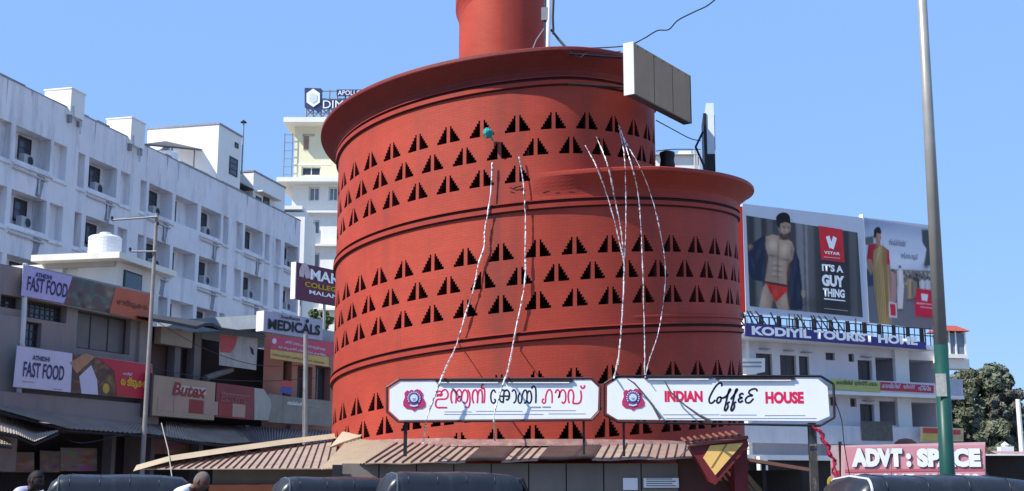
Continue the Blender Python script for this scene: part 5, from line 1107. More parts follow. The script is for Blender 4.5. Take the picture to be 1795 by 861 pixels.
pq([(36, 345), (545, 365), (550, 500), (40, 480)], (.17, .15, .13), blur=5); pq([(40, 465), (550, 475), (560, 745), (60, 700)], (.15, .15, .17), blur=6)
rnd = random.Random(4)
for _ in range(150): B2(rnd.uniform(200, 540), rnd.uniform(365, 450), rnd.uniform(3, 9), rnd.uniform(4, 12), rnd.choice([(.03, .03, .03), (.4, .33, .26), (.1, .09, .08), (.5, .48, .45), (.25, .12, .1), (.2, .22, .15)]), .8)
pq([(40, 160), (90, 150), (90, 200), (40, 205)], (.12, .13, .12), blur=5); pq([(380, 110), (450, 118), (450, 330), (395, 330), (410, 230), (385, 190)], (.06, .07, .07), blur=6); B2(410, 330, 20, 24, (.05, .05, .05), .8)
pq([(38, 360), (88, 360), (90, 455), (45, 455)], (.04, .05, .10), blur=4)
for (x, c, h) in ((205, (.40, .22, .22), 350), (250, (.62, .57, .56), 330), (310, (.40, .28, .14), 390), (350, (.05, .05, .06), 380), (385, (.5, .5, .48), 395), (415, (.45, .47, .5), 395), (335, (.2, .17, .12), 400)):
    pq([(x - 18, h + 30), (x, h + 18), (x + 18, h + 30), (x + 24, h + 130), (x + 16, 590 - (h - 330)), (x - 14, 590 - (h - 330))], c, blur=2); pq([(x - 7, h + 16), (x - 7, h), (x + 6, h), (x + 8, h + 16)], (.05, .035, .03)); B2(x + 2, h + 60, 5, 40, tuple(v * 1.4 for v in c), .5); B2(x - 12, h + 100, 4, 60, tuple(v * .4 for v in c), .6); B2(x, 600 - (h - 330), 20, 6, (.04, .04, .04), .6)
SKC = (.33, .19, .13)
pq([(60, 200), (110, 195), (130, 215), (110, 300), (75, 350), (60, 360), (48, 290)], (.46, .015, .03)); pq([(140, 205), (185, 240), (190, 330), (165, 330), (150, 260)], (.46, .015, .03)); B2(62, 260, 8, 60, (.2, .01, .02), .6)
pq([(48, 290), (75, 290), (92, 345), (75, 390), (55, 350)], SKC); pq([(160, 320), (190, 325), (205, 430), (190, 440)], SKC)
pq([(90, 240), (130, 205), (165, 225), (165, 320), (178, 380), (190, 480), (185, 690), (125, 684), (95, 470), (86, 350)], (.38, .25, .09))
for i in range(16): x_ = 100 + i * 5.6; B2(x_ + 8 * (i % 2), 470 + i * 8, 2.6, 190, ((.58, .42, .18) if i % 2 else (.16, .09, .04)), .6, -.06)
B2(120, 260, 8, 60, (.6, .45, .22), .6, .2); B2(148, 290, 6, 70, (.15, .08, .04), .6); pq([(150, 215), (180, 235), (172, 330), (182, 560), (172, 680), (164, 560), (152, 330)], (.25, .12, .05), a=.7)
pq([(106, 190), (130, 190), (134, 212), (104, 212)], SKC); pq([(100, 150), (108, 130), (130, 130), (138, 160), (128, 195), (112, 200), (102, 180)], (.36, .21, .15)); B2(126, 160, 6, 12, (.55, .38, .28), .6); B2(112, 158, 3.5, 1.8, (.02, .01, .01), .9); B2(128, 160, 3.5, 1.8, (.02, .01, .01), .9); B2(122, 184, 5, 2, (.35, .04, .04), .9)
pq([(92, 160), (92, 115), (108, 97), (130, 100), (138, 125), (134, 140), (112, 132), (102, 165)], (.015, .012, .012))
pq([(350, 466), (545, 488), (545, 655), (342, 634), (338, 560)], (.55, .012, .05), blur=3); pq([(378, 500), (420, 505), (415, 545), (382, 540)], (.7, .68, .68)); pq([(350, 552), (520, 570), (520, 577), (350, 559)], (.6, .4, .42)); pq([(372, 575), (480, 590), (480, 596), (372, 581)], (.6, .4, .42)); B2(400, 640, 60, 10, (.25, .01, .03), .5)
pq([(182, 548), (230, 556), (234, 645), (186, 640)], (.6, .5, .5), blur=1); pq([(190, 560), (222, 565), (226, 635), (194, 630)], (.5, .02, .05), blur=1)
pc.grain(6, .05, 1).build(t, f, -.02)
a = f.uv(1505 + 185 / 3.446, 370 + 205 / 3.446, -.06); b = f.uv(1505 + 355 / 3.446, 430, -.06)
text(t, 'തിരക്കിനിടയിൽ', a[0], a[0] + (b[0] - a[0]) * .6, a[1], a[1] + .42, -.06, mat('print_blue_grey', (.16, .2, .3)), .02); text(t, 'അല്പനേരം നമുക്ക്', a[0] + (b[0] - a[0]) * .4, b[0], a[1] - .9, a[1] - .4, -.06, MATS['print_blue_grey'], .02)
# red strip banner + chain beside the first billboard
t, f = banner('vertical_banner', 'narrow red banner between the red building and the first billboard', FK, [(1294, 362), (1302, 362), (1306, 548), (1300, 548)], 0)
MB().prism(f.T([(1288, 362), (1301.5, 362), (1307, 548), (1290, 548)]), 0, .03).obj('cloth', mat('bright_red_cloth', (.75, .05, .03), .6, .15, 2), t)
# balcony banners
t, f = banner('balcony_banner', 'yellow green banner on the upper balcony of the lodging block', FK, [(1462, 664), (1542, 672), (1542, 688), (1462, 682)], -1.2)
poly(t, f, [(1455, 663), (1543, 669.5), (1543, 688), (1455, 682)], -.02, mat('yellow_green_vinyl', (.42, .45, .16), .6, .15, 1.5), 'sheet')
a = f.uv(1466, 676, -.04); text(t, 'കൊടിയിൽ ടൂറിസ്റ്റ് ഹോം', a[0], f.uv(1538, 680, -.04)[0], a[1], a[1] + .38, -.04, mat('dark_green_print', (.06, .1, .05)), .02)
t, f = banner('balcony_banner', 'red banner with pale letters on the upper balcony of the lodging block', FK, [(1543, 670), (1637, 677), (1637, 690), (1543, 684)], -1.2)
poly(t, f, [(1543, 669.5), (1637, 676), (1637, 689), (1543, 684)], -.02, mat('rose_red_vinyl', (.45, .04, .07), .6, .12, 1.5), 'sheet')
for s, a, b in (('കൊടിയിൽ', 1546, 1579), ('ടൂറിസ്റ്റ്', 1584, 1604), ('ഹോം', 1610, 1632)): q = f.uv(a, 671 + (a - 1543) * .07 + 9, -.04); text(t, s, q[0], f.uv(b, 680, -.04)[0], q[1], q[1] + .34, -.04, WV, .03)
t, f = banner('notice_banner', 'yellow and red notice board below the lower balcony right of the lamp pole', FK, [(1615, 748), (1688, 752), (1688, 778), (1615, 776)], -1.6)
poly(t, f, [(1614, 748), (1689, 751), (1689, 774), (1614, 774)], -.0, mat('cream_yellow', (.5, .42, .22), .6, .1), 'board'); poly(t, f, [(1618, 750), (1646, 751), (1646, 760), (1618, 759)], -.02, mat('faded_red', (.42, .06, .06)), 'red_block'); poly(t, f, [(1618, 760), (1646, 761), (1646, 772), (1618, 772)], -.02, mat('mustard_vinyl', (.45, .36, .1)), 'yellow_block'); poly(t, f, [(1654, 753), (1684, 754), (1684, 762), (1654, 761)], -.02, mat('faded_red', (.42, .06, .06)), 'red_block')
t, f = banner('notice_banner', 'small white notice fixed to the wall right of the red building', FK, [(1298, 628), (1341, 628), (1341, 652), (1298, 655)], -.7)
poly(t, f, [(1296, 628), (1341, 628), (1341, 652), (1320, 656), (1296, 656)], 0, WHITE2, 'board'); 
for k in range(2): poly(t, f, [(1302, 634 + k * 7), (1335, 634 + k * 7), (1335, 637 + k * 7), (1302, 637 + k * 7)], -.02, GREYI, 'print_rule')
# glazed cabin with red roof, far right of the lodging block
FC = Fr(*at(1660, 600, 83).xy, 10); t = fthing(FC, 'glass_cabin', 'small white glazed cabin with a red hipped roof beside the lamp pole', 'cabin')
x1 = FC.uv(1688, 600)[0]; z0, z1 = FC.uv(1660, 622)[1], FC.uv(1660, 582)[1]
MB().box(-.6, x1 + .0, -.5, 1.1, z0 - .25, z0).obj('base_slab', WHITE2, t); MB().box(-.45, x1 - .1, -.35, 1, z0 + .002, z1 - .1).obj('glazing', GLASSB, t)
for x in (-.5, -.1, .35, x1 - .12): MB().box(x, x + .1, -.42, -.352, z0 + .002, z1).obj('mullion', WHITE2, t)
mb = MB(); mb.add([(-.8, -.7, z1), (x1 + .2, -.7, z1), (x1 + .2, 1.3, z1), (-.8, 1.3, z1), (-.3, .2, z1 + .45), (x1 - .3, .2, z1 + .45)], [(0, 1, 5, 4), (1, 2, 5), (2, 3, 4, 5), (3, 0, 4), (3, 2, 1, 0)]); mb.obj('roof', mat('red_tile_roof', (.42, .09, .06), .7, .2, 3), t)
MB().box(-.7, x1 + .3, -.1, 1.0, z0 - .9, z0 - .27).obj('bracket', WHITE2, t)
# far white rooftop block behind the red building
FW = Fr(*at(1150, 300, 60).xy, 0); t = fthing(FW, 'white_rooftop_block', 'white rooftop block peeking over the lower roof beside the light box', 'building')
MB().box(0, FW.uv(1226, 290)[0], 0, 5, 0, FW.uv(1182, 273)[1]).obj('wall', WHITE2, t); MB().box(FW.uv(1193, 270)[0], FW.uv(1214, 270)[0], .5, 2, FW.uv(1193, 274)[1] - .02, FW.uv(1193, 260)[1]).obj('tank_box', WHITE2, t)
MB().box(-.2, FW.uv(1222, 290)[0], -.25, 5, FW.uv(1182, 276)[1] + .1, FW.uv(1182, 272)[1]).obj('slab', WHITE2, t)
for px in (1217, 1221, 1226): MB().tube([(FW.uv(px, 290)[0], -.2, FW.uv(px, 300)[1]), (FW.uv(px, 290)[0], -.2, FW.uv(px, 262)[1])], .05, 5).obj('pipe', PIPE, t)
wire('thin dark wires crossing behind the black barrel', [(1150, 265, 50), (1180, 262, 50), (1228, 262, 50)], .02)
# ---------------- lamp pole
Y = 16.0; a, b = at(1614.5, -60, Y), at(1661, 833, Y); c = a + (b - a) * (a.z / (a.z - b.z)); t = thing('lamp_pole', 'tall tapering street lamp pole, bare metal above and dark green below', 'lamp pole', c)
sp = at(1648, 605, Y); f_ = (a.z - sp.z) / a.z
mid = a + (c - a) * f_
ra, rb_, rc = 7.2 / F * Y, 11.5 / F * Y, 14 / F * Y
MB().tube([mid + Vector((0, 0, .0)), a + Vector((0, 0, 1.5))], [rb_, ra * .98], 20).obj('upper_shaft', mat('weathered_steel', (.40, .38, .34), .42, .2, 2, .5, (.22, .17, .12), metal=.35, streak=(1, 1, .1)), t, smooth=True, world=True)
MB().tube([c, mid], [rc, rb_ * 1.03], 20).obj('lower_shaft', mat('dark_green_paint', (.012, .07, .055), .4, .2, 3, .3, (.03, .05, .05)), t, smooth=True, world=True)
q = at(1645, 675, Y - rb_ * 1.15); MB().box(-.03, .1, -.004, 0, -.14, .14).obj('pasted_bill', mat('old_paper', (.48, .47, .42), .8, .35, 14, .5, (.25, .25, .24)), t).location = q - c
# ---------------- advertising space hoarding
FV = Fr(0, 28.6, -2); t, f = banner('hoarding_sign', 'pink hoarding reading ADVT : SPACE behind the lamp pole', FV, [(1476, 781), (1727, 776), (1729, 870), (1476, 870)], 0)
PINK = mat('pink_flex', (.66, .30, .33), .6, .12, 1.2, .25, (.5, .3, .3)); PK2 = mat('pink_edge', (.66, .42, .44), .6)
t['category'] = 'sign'
for i in range(3):
    a = 1481 + i * 82; poly(t, f, [(a + .6, 784 - i * 1.4), (a + 81.4, 783 - i * 1.4), (a + 81.4, 870), (a + .6, 870)], -.02, PINK, 'panel')
MB().prism(f.T([(1476, 781), (1727, 775), (1729, 880), (1476, 880)]), 0, .08).obj('backing', PK2, t)
poly(t, f, [(1481, 823), (1725, 821), (1725, 825), (1481, 828)], -.03, mat('deep_pink', (.55, .14, .16), .6), 'stripe')
for k, (off, m) in enumerate(((-.04, mat('letter_shadow', (.10, .05, .06), .6)), (-.055, SIGNW))):
    dx = 2.2 if k == 0 else 0
    for s, a, b in (('ADVT :', 1493, 1598), ('SPACE', 1608, 1720)): zt_3 = f.uv(a + dx, 786 + dx * .5, off); zb_3 = f.uv(a + dx, 819 + dx * .5, off); text(t, s, zb_3[0], f.uv(b + dx, 819, off)[0], zb_3[1], zt_3[1], off, m, .075)
zb_3 = f.uv(1495, 851, -.055); text(t, 'Call', zb_3[0], f.uv(1530, 851, -.055)[0], zb_3[1], f.uv(1495, 831, -.055)[1], -.055, SIGNW, .04); zb_3 = f.uv(1546, 849, -.055); text(t, '9447  600  300', zb_3[0], f.uv(1718, 849, -.055)[0], zb_3[1], f.uv(1546, 830, -.055)[1], -.055, SIGNW, .04)
for px in (1478, 1726): x = f.uv(px, 850)[0]; MB().box(x - .03, x + .03, .09, .16, -1.25, f.uv(px, 778)[1] + .05).obj('post', DARK, t)
# narrow side panel of the hoarding
t2 = thing('side_hoarding', 'narrow pink and cream cloth strip left of the ADVT board', 'cloth', at(1457, 870, 29.2)); f2 = Fr(0, 0, 0); f2.o = t2.matrix_basis.translation.copy()
poly(t2, f2, [(1455, 781), (1474, 780), (1476, 875), (1458, 872)], 0, mat('cream_pink', (.58, .44, .42), .7, .3, 3), 'cloth'); poly(t2, f2, [(1462, 826), (1474, 824), (1475, 875), (1466, 872)], -.01, mat('faded_red', (.42, .06, .06)), 'red_patch')
# terracotta tiled kiosk roof behind the hoarding
t = thing('round_kiosk', 'round kiosk whose terracotta domed roof peeps over the ADVT board', 'kiosk', at(1588, 790, 42)); MB().lathe([(.42, -.2), (.40, .12), (.34, .26), (.2, .36), (0, .4)], 20).obj('dome', mat('terracotta', (.22, .08, .06)), t); MB().lathe([(.62, -.3), (.42, -.2)], 20).obj('eave', mat('terracotta', (.22, .08, .06)), t); MB().lathe([(.36, -.3), (.36, -3.2)], 16).obj('wall', PEACH, t)
t = thing('low_kiosk', 'low dark kiosk with pink sloping roof at the right end of the ADVT board', 'roof', at(1735, 800, 44)); p = [at(1727, 786, 44), at(1745, 795, 44), at(1795, 796, 46), at(1850, 797, 48)]
mb = MB(); q = [v + Vector((0, 2, .15)) for v in p]; mb.add(p + q, [(0, 1, 5, 4), (1, 2, 6, 5), (2, 3, 7, 6)]); mb.obj('sheet', mat('pink_roof', (.45, .25, .25), .7, .2), t, world=True); MB().box(p[1].x, p[3].x, 46.2, 48, 0, p[1].z - .02).obj('wall', SHOPD, t, world=True)
# long low shelter behind
FL2 = Fr(*at(1700, 800, 60).xy, 0); t = fthing(FL2, 'long_shelter', 'long low bus shelter with a pale roof edge at far right', 'shelter')
MB().box(0, 20, 0, 3, FL2.uv(1700, 802)[1], FL2.uv(1700, 796)[1]).obj('roof', WHS, t)
for i in range(12): MB().box(i * 1.7, i * 1.7 + .12, .1, .2, 0, FL2.uv(1700, 802)[1]).obj('post', GREYM, t)
MB().box(0, 20, 2.9, 3, 0, FL2.uv(1700, 803)[1]).obj('back_wall', SHOPD, t)
FL3 = Fr(*at(1765, 790, 64).xy, 0); t = fthing(FL3, 'white_vent_box', 'small white vent box on the long shelter roof', 'vent'); MB().box(-.3, .35, 0, .5, FL3.uv(1765, 797)[1], FL3.uv(1765, 783)[1]).obj('box', WHS, t); MB().lathe([(.15, 0), (.2, .1), (0, .25)], 10, (.0, .2, FL3.uv(1765, 783)[1])).obj('cap', WHS, t)
upole('slim white far pole at the right edge beside the trees', (1784, 700), (1792, 800), 70, .12, mat('white_pipe', (.75, .75, .73)), [])
# ---------------- dark shed beside entrance, red rope, yellow disc
t = thing('lean_to_shed', 'dark lean to shed with a sloping brown roof edge right of the entrance', 'shed', at(1365, 860, 27.5))
p = [at(1307, 802, 27.2), at(1350, 809, 27.2), at(1429, 822, 27.2)]; q = [v + Vector((0, 3, .05)) for v in p]; mb = MB(); mb.add(p + q + [v - Vector((0, 0, .07)) for v in p], [(0, 1, 4, 3), (1, 2, 5, 4), (0, 6, 7, 1), (1, 7, 8, 2)]); mb.obj('roof_sheet', mat('brown_sheet', (.20, .10, .08), .7, .3), t, world=True)
a, b = at(1309, 850, 27.6).x, at(1426, 850, 27.6).x
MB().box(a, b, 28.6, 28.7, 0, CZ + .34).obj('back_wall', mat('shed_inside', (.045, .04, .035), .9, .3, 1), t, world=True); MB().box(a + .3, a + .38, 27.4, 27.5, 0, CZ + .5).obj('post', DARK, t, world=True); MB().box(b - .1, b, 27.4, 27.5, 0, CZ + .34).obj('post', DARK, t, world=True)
mb = MB(); pts = [(1424, 748), (1437, 756), (1448, 778), (1458, 800), (1466, 830), (1478, 870)]; rnd = random.Random(9); P = []
for i in range(len(pts) - 1):
    for s in range(6): P.append(at(pts[i][0] + (pts[i + 1][0] - pts[i][0]) * s / 6 + rnd.uniform(-1.5, 1.5), pts[i][1] + (pts[i + 1][1] - pts[i][1]) * s / 6, 25.3))
mb.tube(P, [rnd.uniform(.018, .042) for _ in P], 6); P2 = [v + Vector((.06 * sin(i), .05, .02)) for i, v in enumerate(P)]; mb.tube(P2, [rnd.uniform(.012, .035) for _ in P], 5)
tag(mb.obj('bunting_rope', mat('crimson_cloth', (.38, .015, .06), .7, .3, 8), loc=P[0]), 'crimson cloth rope running down from the corner of the English sign', 'rope')
t = thing('round_sign', 'small yellow disc sign at the foot of the crimson rope', 'sign', at(1463, 846, 30)); MB().lathe([(0, -.02), (.17, -.02), (.17, .02), (0, .02)], 20, axis='y').obj('disc', mat('sign_yellow', (.6, .42, .04), .5), t); MB().tube([(0, .03, -.15), (0, .03, -1.5)], .02, 6).obj('post', DARK, t); MB().box(-.12, .12, -.035, -.021, -.02, .03).obj('print_bar', mat('brown_frame', (.1, .075, .07)), t)
wire('twin thin wires drooping right of the English sign', [(1462, 700, 25.4), (1475, 735, 26), (1480, 780, 27), (1492, 850, 28)], .01)
# ================================================================== TREES
LEAF = bpy.data.materials.new('foliage'); LEAF.use_nodes = True; n_ = LEAF.node_tree; p_ = n_.nodes['Principled BSDF']; oi = n_.nodes.new('ShaderNodeTexCoord'); nz = n_.nodes.new('ShaderNodeTexNoise'); nz.inputs['Scale'].default_value = .9; nz.inputs['Detail'].default_value = 6; n_.links.new(oi.outputs['Object'], nz.inputs[0])
rp = n_.nodes.new('ShaderNodeValToRGB'); rp.color_ramp.elements[0].position = .35; rp.color_ramp.elements[0].color = (.095, .11, .066, 1); rp.color_ramp.elements[1].position = .68; rp.color_ramp.elements[1].color = (.17, .185, .12, 1); n_.links.new(nz.outputs[0], rp.inputs[0]); n_.links.new(rp.outputs[0], p_.inputs['Base Color']); p_.inputs['Roughness'].default_value = .7
LEAF2 = mat('light_foliage', (.11, .16, .045), .7, .5, .8)
BARK = mat('bark', (.10, .08, .06), .9, .3, 4)
def tree(lab, px, pytop, Y, wpx, m, seed, nclump=60, leaves=90, ls=.22, squash=1.0, grp=None):
    rnd = random.Random(seed); top = at(px, pytop, Y); h = top.z; base = Vector((top.x, Y, 0)); wr = wpx / F * Y / 2
    t = thing('tree', lab, 'tree', base, 0, grp)
    tr = MB(); th = h * .42; tr.tube([(0, 0, 0), (.1, 0, th * .5), (-.1, .1, th)], [h * .035, h * .027, h * .02], 8); cl = []
    for i in range(9):
        a = i * 2.4 + rnd.random(); e = Vector((cos(a) * wr * .6, sin(a) * wr * .6, h * rnd.uniform(.55, .85))); tr.tube([(-.1, .1, th * .95), tuple(e * .5 + Vector((0, 0, th * .45))), tuple(e)], [h * .014, h * .009, h * .004], 5)
    tr.obj('trunk', BARK, t)
    vs = []; fs = []
    for i in range(nclump):
        a = rnd.uniform(0, 2 * pi); u = rnd.random() ** .5; zf = rnd.uniform(.3, 1)
        rad_ = wr * math.sqrt(max(.05, 1 - ((zf - .6) / .44) ** 2)) * u; c = Vector((cos(a) * rad_, sin(a) * rad_, h * zf * .94)); cr = wr * rnd.uniform(.14, .26)
        for k in range(leaves):
            d = Vector((rnd.gauss(0, 1), rnd.gauss(0, 1), rnd.gauss(0, .7))); d = d.normalized() * cr * rnd.random() ** .35; p = c + d
            n = (d.normalized() + Vector((rnd.uniform(-1, 1), rnd.uniform(-1, 1), rnd.uniform(-.5, 1))) * .9).normalized(); x = n.orthogonal().normalized(); y = n.cross(x); s = ls * rnd.uniform(.5, 1.3); q = rnd.uniform(0, 6)
            x, y = x * cos(q) + y * sin(q), y * cos(q) - x * sin(q); o = len(vs); vs += [p - x * s, p - y * s * .55, p + x * s, p + y * s * .55]; fs.append((o, o + 1, o + 2, o + 3))
    mb = MB(); mb.v = [tuple(v) for v in vs]; mb.f = fs; mb.m = [0] * len(fs); mb.obj('crown', m, t); return t
G = 'trees behind the ADVT board'
tree('tallest dark green tree behind the ADVT board', 1718, 634, 95, 125, LEAF, 1, 150, 260, .2, grp=G); tree('lower tree between the lamp pole and the tallest tree', 1676, 676, 90, 70, LEAF, 2, 90, 180, .2, grp=G)
tree('greyish tree on the right slope of the tallest tree', 1768, 672, 88, 80, mat('grey_foliage', (.12, .12, .10), .8, .4, .8), 3, 80, 180, .19, grp=G)
tree('low bushy tree at the right edge of the group', 1800, 720, 86, 60, LEAF, 4, 70, 160, .2, grp=G); tree('low tree filling below the tallest tree', 1735, 730, 84, 90, LEAF, 5, 90, 180, .2, grp=G)
tree('bright green tree under the maroon college hoarding', 562, 526, 76, 74, LEAF2, 6, 90, 160, .15)
tree('small green tree seen through the open balcony', 1608, 632, 88, 40, LEAF, 8, 40, 90, .22)
# ================================================================== AUTO RICKSHAWS
HOOD = mat('black_hood_vinyl', (.018, .021, .028), .35, .3, 3, .35, (.09, .10, .11), bump=.15, bs=12, spec=.5); HOODG = mat('grey_hood_rear', (.11, .13, .145), .4, .35, 3, .3, (.16, .17, .18))
AYEL = mat('rickshaw_yellow', (.62, .40, .03), .4, .08); AGRN = mat('rickshaw_black_body', (.02, .022, .024), .35, .1); RUB = mat('rubber', (.02, .02, .02), .9)
def rickshaw(lab, px, Y, topz, yaw, rearm=HOODG):
    t = thing('auto_rickshaw', lab, 'auto rickshaw', (at(px, 850, Y).x, Y, 0), rad(yaw), 'auto rickshaws parked in front of the red building')
    # local x = forward, origin under rear left; hood from x=0..1.9, width 1.25 (y 0..1.25)
    W_ = 1.25; L_ = 2.0; h0 = 1.05; prof = []
    zt_ = topz
    def sec(x, dz, ins):
        r = .16; pts = [(x, ins, h0), (x, ins, zt_ - r + dz)]
        for k in range(1, 5): a = k / 5 * pi / 2; pts.append((x, ins + r - r * cos(a), zt_ - r + dz + r * sin(a)))
        pts.append((x, W_ / 2, zt_ + dz + .025))
        for k in range(4, 0, -1): a = k / 5 * pi / 2; pts.append((x, W_ - ins - r + r * cos(a), zt_ - r + dz + r * sin(a)))
        pts += [(x, W_ - ins, zt_ - r + dz), (x, W_ - ins, h0)]
        return pts
    S_ = [sec(-.12, -.32, .05), sec(-.03, -.10, .02), sec(.08, -.02, .0), sec(.25, .0, 0), sec(.7, -.012, .0), sec(1.15, .0, 0), sec(1.6, -.015, .01), sec(1.95, -.05, .02), sec(2.05, -.13, .04)]
    n = len(S_[0]); mb = MB(); mb.add([p for s in S_ for p in s], [(i * n + j, (i + 1) * n + j, (i + 1) * n + j + 1, i * n + j + 1) for i in range(len(S_) - 1) for j in range(n - 1)]); mb.obj('hood', HOOD, t, smooth=True)
    MB().add(S_[0], [tuple(range(n))]).obj('hood_rear', rearm, t)
    mb = MB(); mb.tube([Vector(p) * 1 for p in S_[2]], .014, 5); mb.obj('piping', mat('white_piping', (.6, .6, .62), .5) if rearm is not HOODG else HOODG, t)
    for k_ in (3, 4, 5, 6):
        MB().tube([Vector(p) + Vector((0, 0, .004)) for p in S_[k_][1:-1]], .005, 5).obj('hood_bow', HOOD, t, smooth=True)
    MB().box(.05, 2.0, -.012, .0, h0 + .0, h0 + .06).box(.05, 2.0, W_, W_ + .012, h0, h0 + .06).obj('hem_strip', HOODG, t)
    MB().prism([(-.05, .35), (1.9, .35), (1.9, .5), (1.3, .5), (1.25, 1.05), (-.05, 1.05)], 0.02, W_ - .02).obj('body', AYEL, t)
    MB().box(.35, 1.0, .1, W_ - .1, .6, .78).obj('seat', RUB, t); MB().box(.2, .32, .1, W_ - .1, .78, 1.25).obj('seat_back', RUB, t)
    MB().prism([(1.9, .35), (2.45, .4), (2.6, .75), (2.35, 1.0), (2.15, 1.1), (1.95, 1.05)], .12, W_ - .12).obj('front_cowl', AYEL, t)
    mb = MB()
    for y in (.1, W_ - .1): mb.tube([(2.35, y, 1.0), (2.06, y, zt_ - .1)], .025, 6)
    mb.tube([(2.06, .1, zt_ - .1), (2.06, W_ - .1, zt_ - .1)], .025, 6); mb.obj('windscreen_frame', RUB, t); MB().quad((2.34, .12, 1.02), (2.34, W_ - .12, 1.02), (2.07, W_ - .12, zt_ - .13), (2.07, .12, zt_ - .13)).obj('windscreen', GLASSB, t)
    for x, y in ((.35, .1), (.35, W_ - .1), (2.4, W_ / 2)):
        w_ = MB(); w_.lathe([(.12, -.06), (.23, -.06), (.25, 0), (.23, .06), (.12, .06)], 20, (x, y, .25), axis='y'); w_.obj('wheel', RUB, t)
    MB().lathe([(0, .1), (.09, .08), (.1, 0), (.06, -.1)], 14, (2.55, W_ / 2, .85), axis='x').obj('headlight', SIGNW, t)
    return t
rickshaw('black hooded rickshaw at the left beside the man in white', 92, 20.3, 1.765, 14)
rickshaw('dark hooded rickshaw half hidden behind the next one, left of centre', 500, 21.5, 1.735, 18)
rickshaw('black hooded rickshaw in front of the grey sheet wall', 688, 19.8, 1.80, 14)
rickshaw('nearest rickshaw with a brown rear panel and white piping at lower right', 1516, 13.6, 1.70, 6, mat('brown_rear_flap', (.085, .06, .055), .6, .15, 3))
# ================================================================== PEOPLE
SK = mat('skin_brown', (.14, .068, .048), .6, .1, 6, spec=.3); HAIRG = mat('grey_cropped_hair', (.14, .12, .11), .9, .4, 60); HAIRB = mat('black_hair', (.012, .01, .01), .7, .3, 40)
def skin_obj(name, verts, edges, radii, m, par, lv=2, root=0):
    me = bpy.data.meshes.new(name); me.from_pydata(verts, edges, []); o = bpy.data.objects.new(name, me); COL.objects.link(o)
    md = o.modifiers.new('s', 'SKIN'); md.use_smooth_shade = True
    sv = me.skin_vertices[0].data
    for i, r in enumerate(radii): r = r if isinstance(r, tuple) else (r, r); sv[i].radius = r
    sv[root].use_root = True; sb = o.modifiers.new('u', 'SUBSURF'); sb.levels = lv; sb.render_levels = lv
    dg = bpy.context.evaluated_depsgraph_get(); m2 = bpy.data.meshes.new_from_object(o.evaluated_get(dg)); bpy.data.objects.remove(o); m2.materials.clear(); m2.materials.append(m); m2.name = name
    q = bpy.data.objects.new(name, m2); COL.objects.link(q); q.parent = par; return q
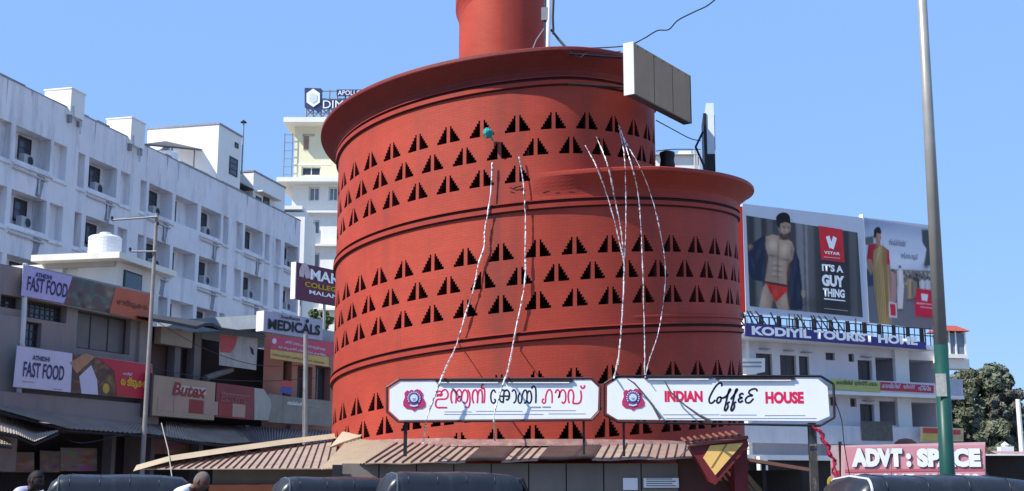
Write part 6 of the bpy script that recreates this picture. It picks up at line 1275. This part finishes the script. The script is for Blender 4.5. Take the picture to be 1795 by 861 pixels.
def person(lab, px, pytop, Y, yaw, shirt, trous, hair, bald, nod, bend=0, SK=SK):
    top = at(px, pytop, Y); H = top.z; s = H / 1.70; t = thing('person', lab, 'person', (top.x, Y, 0), rad(yaw))
    # faces local +x
    V = [(0, 0, .95), (0, 0, 1.12), (.01, 0, 1.3), (.02, 0, 1.42), (.035, 0, 1.475), (.05 + nod * .3, 0, 1.54), (.07 + nod, 0, 1.62)]
    rr = [(.15, .11), (.135, .1), (.16, .115), (.11, .09), .052, .055, .06]; E_ = [(i, i + 1) for i in range(5)]; V = V[:6]; rr = rr[:6]
    for sd in (-1, 1):
        b = len(V); V += [(0, sd * .18, 1.40), (.0, sd * .215, 1.14), (.10, sd * .20, .90), (.13, sd * .19, .82)]; rr += [.06, .045, .035, .03]; E_ += [(3, b), (b, b + 1), (b + 1, b + 2), (b + 2, b + 3)]
        for k, (dx, ln) in enumerate(((-.03, .075), (-.01, .085), (.01, .08), (.03, .065))): c = len(V); V += [(.13 + dx, sd * .185, .775), (.15 + dx, sd * .175, .775 - ln)]; rr += [.010, .008]; E_ += [(b + 3, c), (c, c + 1)]
        c = len(V); V += [(.17, sd * .165, .80), (.19, sd * .15, .755)]; rr += [.012, .01]; E_ += [(b + 3, c), (c, c + 1)]
        b = len(V); V += [(0, sd * .09, .86), (.02, sd * .10, .48), (-.01, sd * .10, .09), (.13, sd * .11, .045)]; rr += [.09, .06, .042, .035]; E_ += [(0, b), (b, b + 1), (b + 1, b + 2), (b + 2, b + 3)]
    BA = rad(bend)
    def bd(v):
        v = Vector(v)
        if v.z <= 1.05: return v
        k = min(1, (v.z - 1.05) / .12); a = BA * k; x, z = v.x, v.z - 1.05
        return Vector((x * cos(a) + z * sin(a), v.y, 1.05 + z * cos(a) - x * sin(a)))
    if bend: s = H / bd((.06 + nod, 0, 1.715)).z
    Vs = [tuple(bd(v) * s) for v in V]; skin_obj('body', Vs, E_, [tuple(x * s for x in (r if isinstance(r, tuple) else (r, r))) for r in rr], SK, t)
    # head: shaped from sphere
    hc = bd((.06 + nod, 0, 1.60)) * s
    def ell(rx, ry, rz, c, seg=28, rings=20, f=None):
        vs, fs = [], []
        for i in range(rings + 1):
            a = pi * i / rings
            for j in range(seg):
                b = 2 * pi * j / seg; d = Vector((sin(a) * cos(b), sin(a) * sin(b), cos(a))); v = Vector((d.x * rx, d.y * ry, d.z * rz))
                if f: v = f(d, v)
                vs.append(v + c)
        fs = [(i * seg + j, i * seg + (j + 1) % seg, (i + 1) * seg + (j + 1) % seg, (i + 1) * seg + j) for i in range(rings) for j in range(seg)]
        return vs, fs
    def headf(d, v):
        if d.z < -.2: v.y *= 1 - .28 * (-d.z - .2) / .8; v.x += .012 * s * max(0, d.x)
        g = lambda y, z, w_: math.exp(-((d.y - y) ** 2 + (d.z - z) ** 2) / w_)
        if d.x > 0: v.x += s * (.022 * g(0, -.18, .012) + .012 * g(0, -.05, .02) - .010 * (g(.34, .02, .02) + g(-.34, .02, .02)) + .008 * g(0, .18, .08) + .007 * g(0, -.48, .02) - .004 * g(0, -.58, .005) + .01 * g(0, -.85, .03))
        return v
    tilt = Matrix.Rotation(nod * 3.2 + BA * .8, 4, 'Y')
    vs, fs = ell(.098 * s, .076 * s, .118 * s, Vector((0, 0, 0)), 36, 28, headf); mb = MB(); mb.add([tilt @ v + hc for v in vs], fs); mb.obj('head', SK, t, smooth=True)
    def hf(d, v):
        if d.z < -.2: v.y *= 1 - .28 * (-d.z - .2) / .8
        sm = lambda e: max(0., min(1., e * 5 + .5)); line = (.62 if bald else .42) * max(0, d.x) ** .5 + (-.55) * max(0, -d.x) ** .7 + .02 * sin(9 * d.y)
        k = sm(d.z - line - (.0 if d.x < .2 else .1)); th_ = .012 if bald else .07
        th_ *= 1 + .35 * sin(17 * d.x + 5 * d.y) * cos(13 * d.z + 11 * d.y)
        return v * (.95 + (.05 + th_) * k)
    vs, fs = ell(.098 * s, .076 * s, .118 * s, Vector((0, 0, 0)), 36, 28, hf); mb = MB(); mb.add([tilt @ v + hc for v in vs], fs); mb.obj('hair', hair, t, smooth=True)
    for sd in (-1, 1):
        vs, fs = ell(.016 * s, .008 * s, .03 * s, Vector((-.005 * s, sd * .078 * s, -.005 * s)), 12, 10); mb = MB(); mb.add([tilt @ v + hc for v in vs], fs); mb.obj('ear', SK, t, smooth=True)
        vs, fs = ell(.009 * s, .011 * s, .007 * s, Vector((.083 * s, sd * .028 * s, .004 * s)), 12, 8); mb = MB(); mb.add([tilt @ v + hc for v in vs], fs); mb.obj('eye', INK, t, smooth=True)
    vs, fs = ell(.008 * s, .024 * s, .006 * s, Vector((.084 * s, 0, -.058 * s)), 12, 8); mb = MB(); mb.add([tilt @ v + hc for v in vs], fs); mb.obj('mouth', mat('lips', (.10, .035, .03)), t, smooth=True)
    V = [(0, 0, .98), (0, 0, 1.15), (.0, 0, 1.3), (.0, 0, 1.42), (.02, 0, 1.50)]; rr = [(.17, .125), (.16, .12), (.185, .14), (.15, .115), (.078, .072)]; E_ = [(i, i + 1) for i in range(4)]
    for sd in (-1, 1): b = len(V); V += [(0, sd * .18, 1.41), (0, sd * .215, 1.20)]; rr += [.085, .072]; E_ += [(3, b), (b, b + 1)]
    skin_obj('shirt', [tuple(bd(v) * s) for v in V], E_, [tuple(x * s for x in (r if isinstance(r, tuple) else (r, r))) for r in rr], shirt, t)
    V = [(0, 0, 1.0), (0, 0, .9)]; rr = [(.165, .12), (.16, .12)]; E_ = [(0, 1)]
    for sd in (-1, 1): b = len(V); V += [(0, sd * .095, .82), (.02, sd * .10, .48), (-.01, sd * .10, .12)]; rr += [.10, .078, .065]; E_ += [(1, b), (b, b + 1), (b + 1, b + 2)]
    skin_obj('trousers', [tuple(c * s for c in v) for v in V], E_, [tuple(x * s for x in (r if isinstance(r, tuple) else (r, r))) for r in rr], trous, t)
    return t
person('man with cropped grey hair in a white shirt looking down to the right', 310, 828.5, 17.3, -14, mat('white_shirt', (.72, .73, .76), .8, .06, 6), mat('dark_trousers', (.05, .05, .06)), HAIRG, True, .03, 27)
person('dark haired man in a pale violet shirt facing right in the lower left corner', 38, 826.5, 17.3, -14, mat('pale_violet_shirt', (.50, .48, .66), .8, .1, 6), mat('dark_trousers', (.05, .05, .06)), HAIRB, False, .02, 14, mat('skin_dark', (.045, .026, .022), .6, .1, 6))
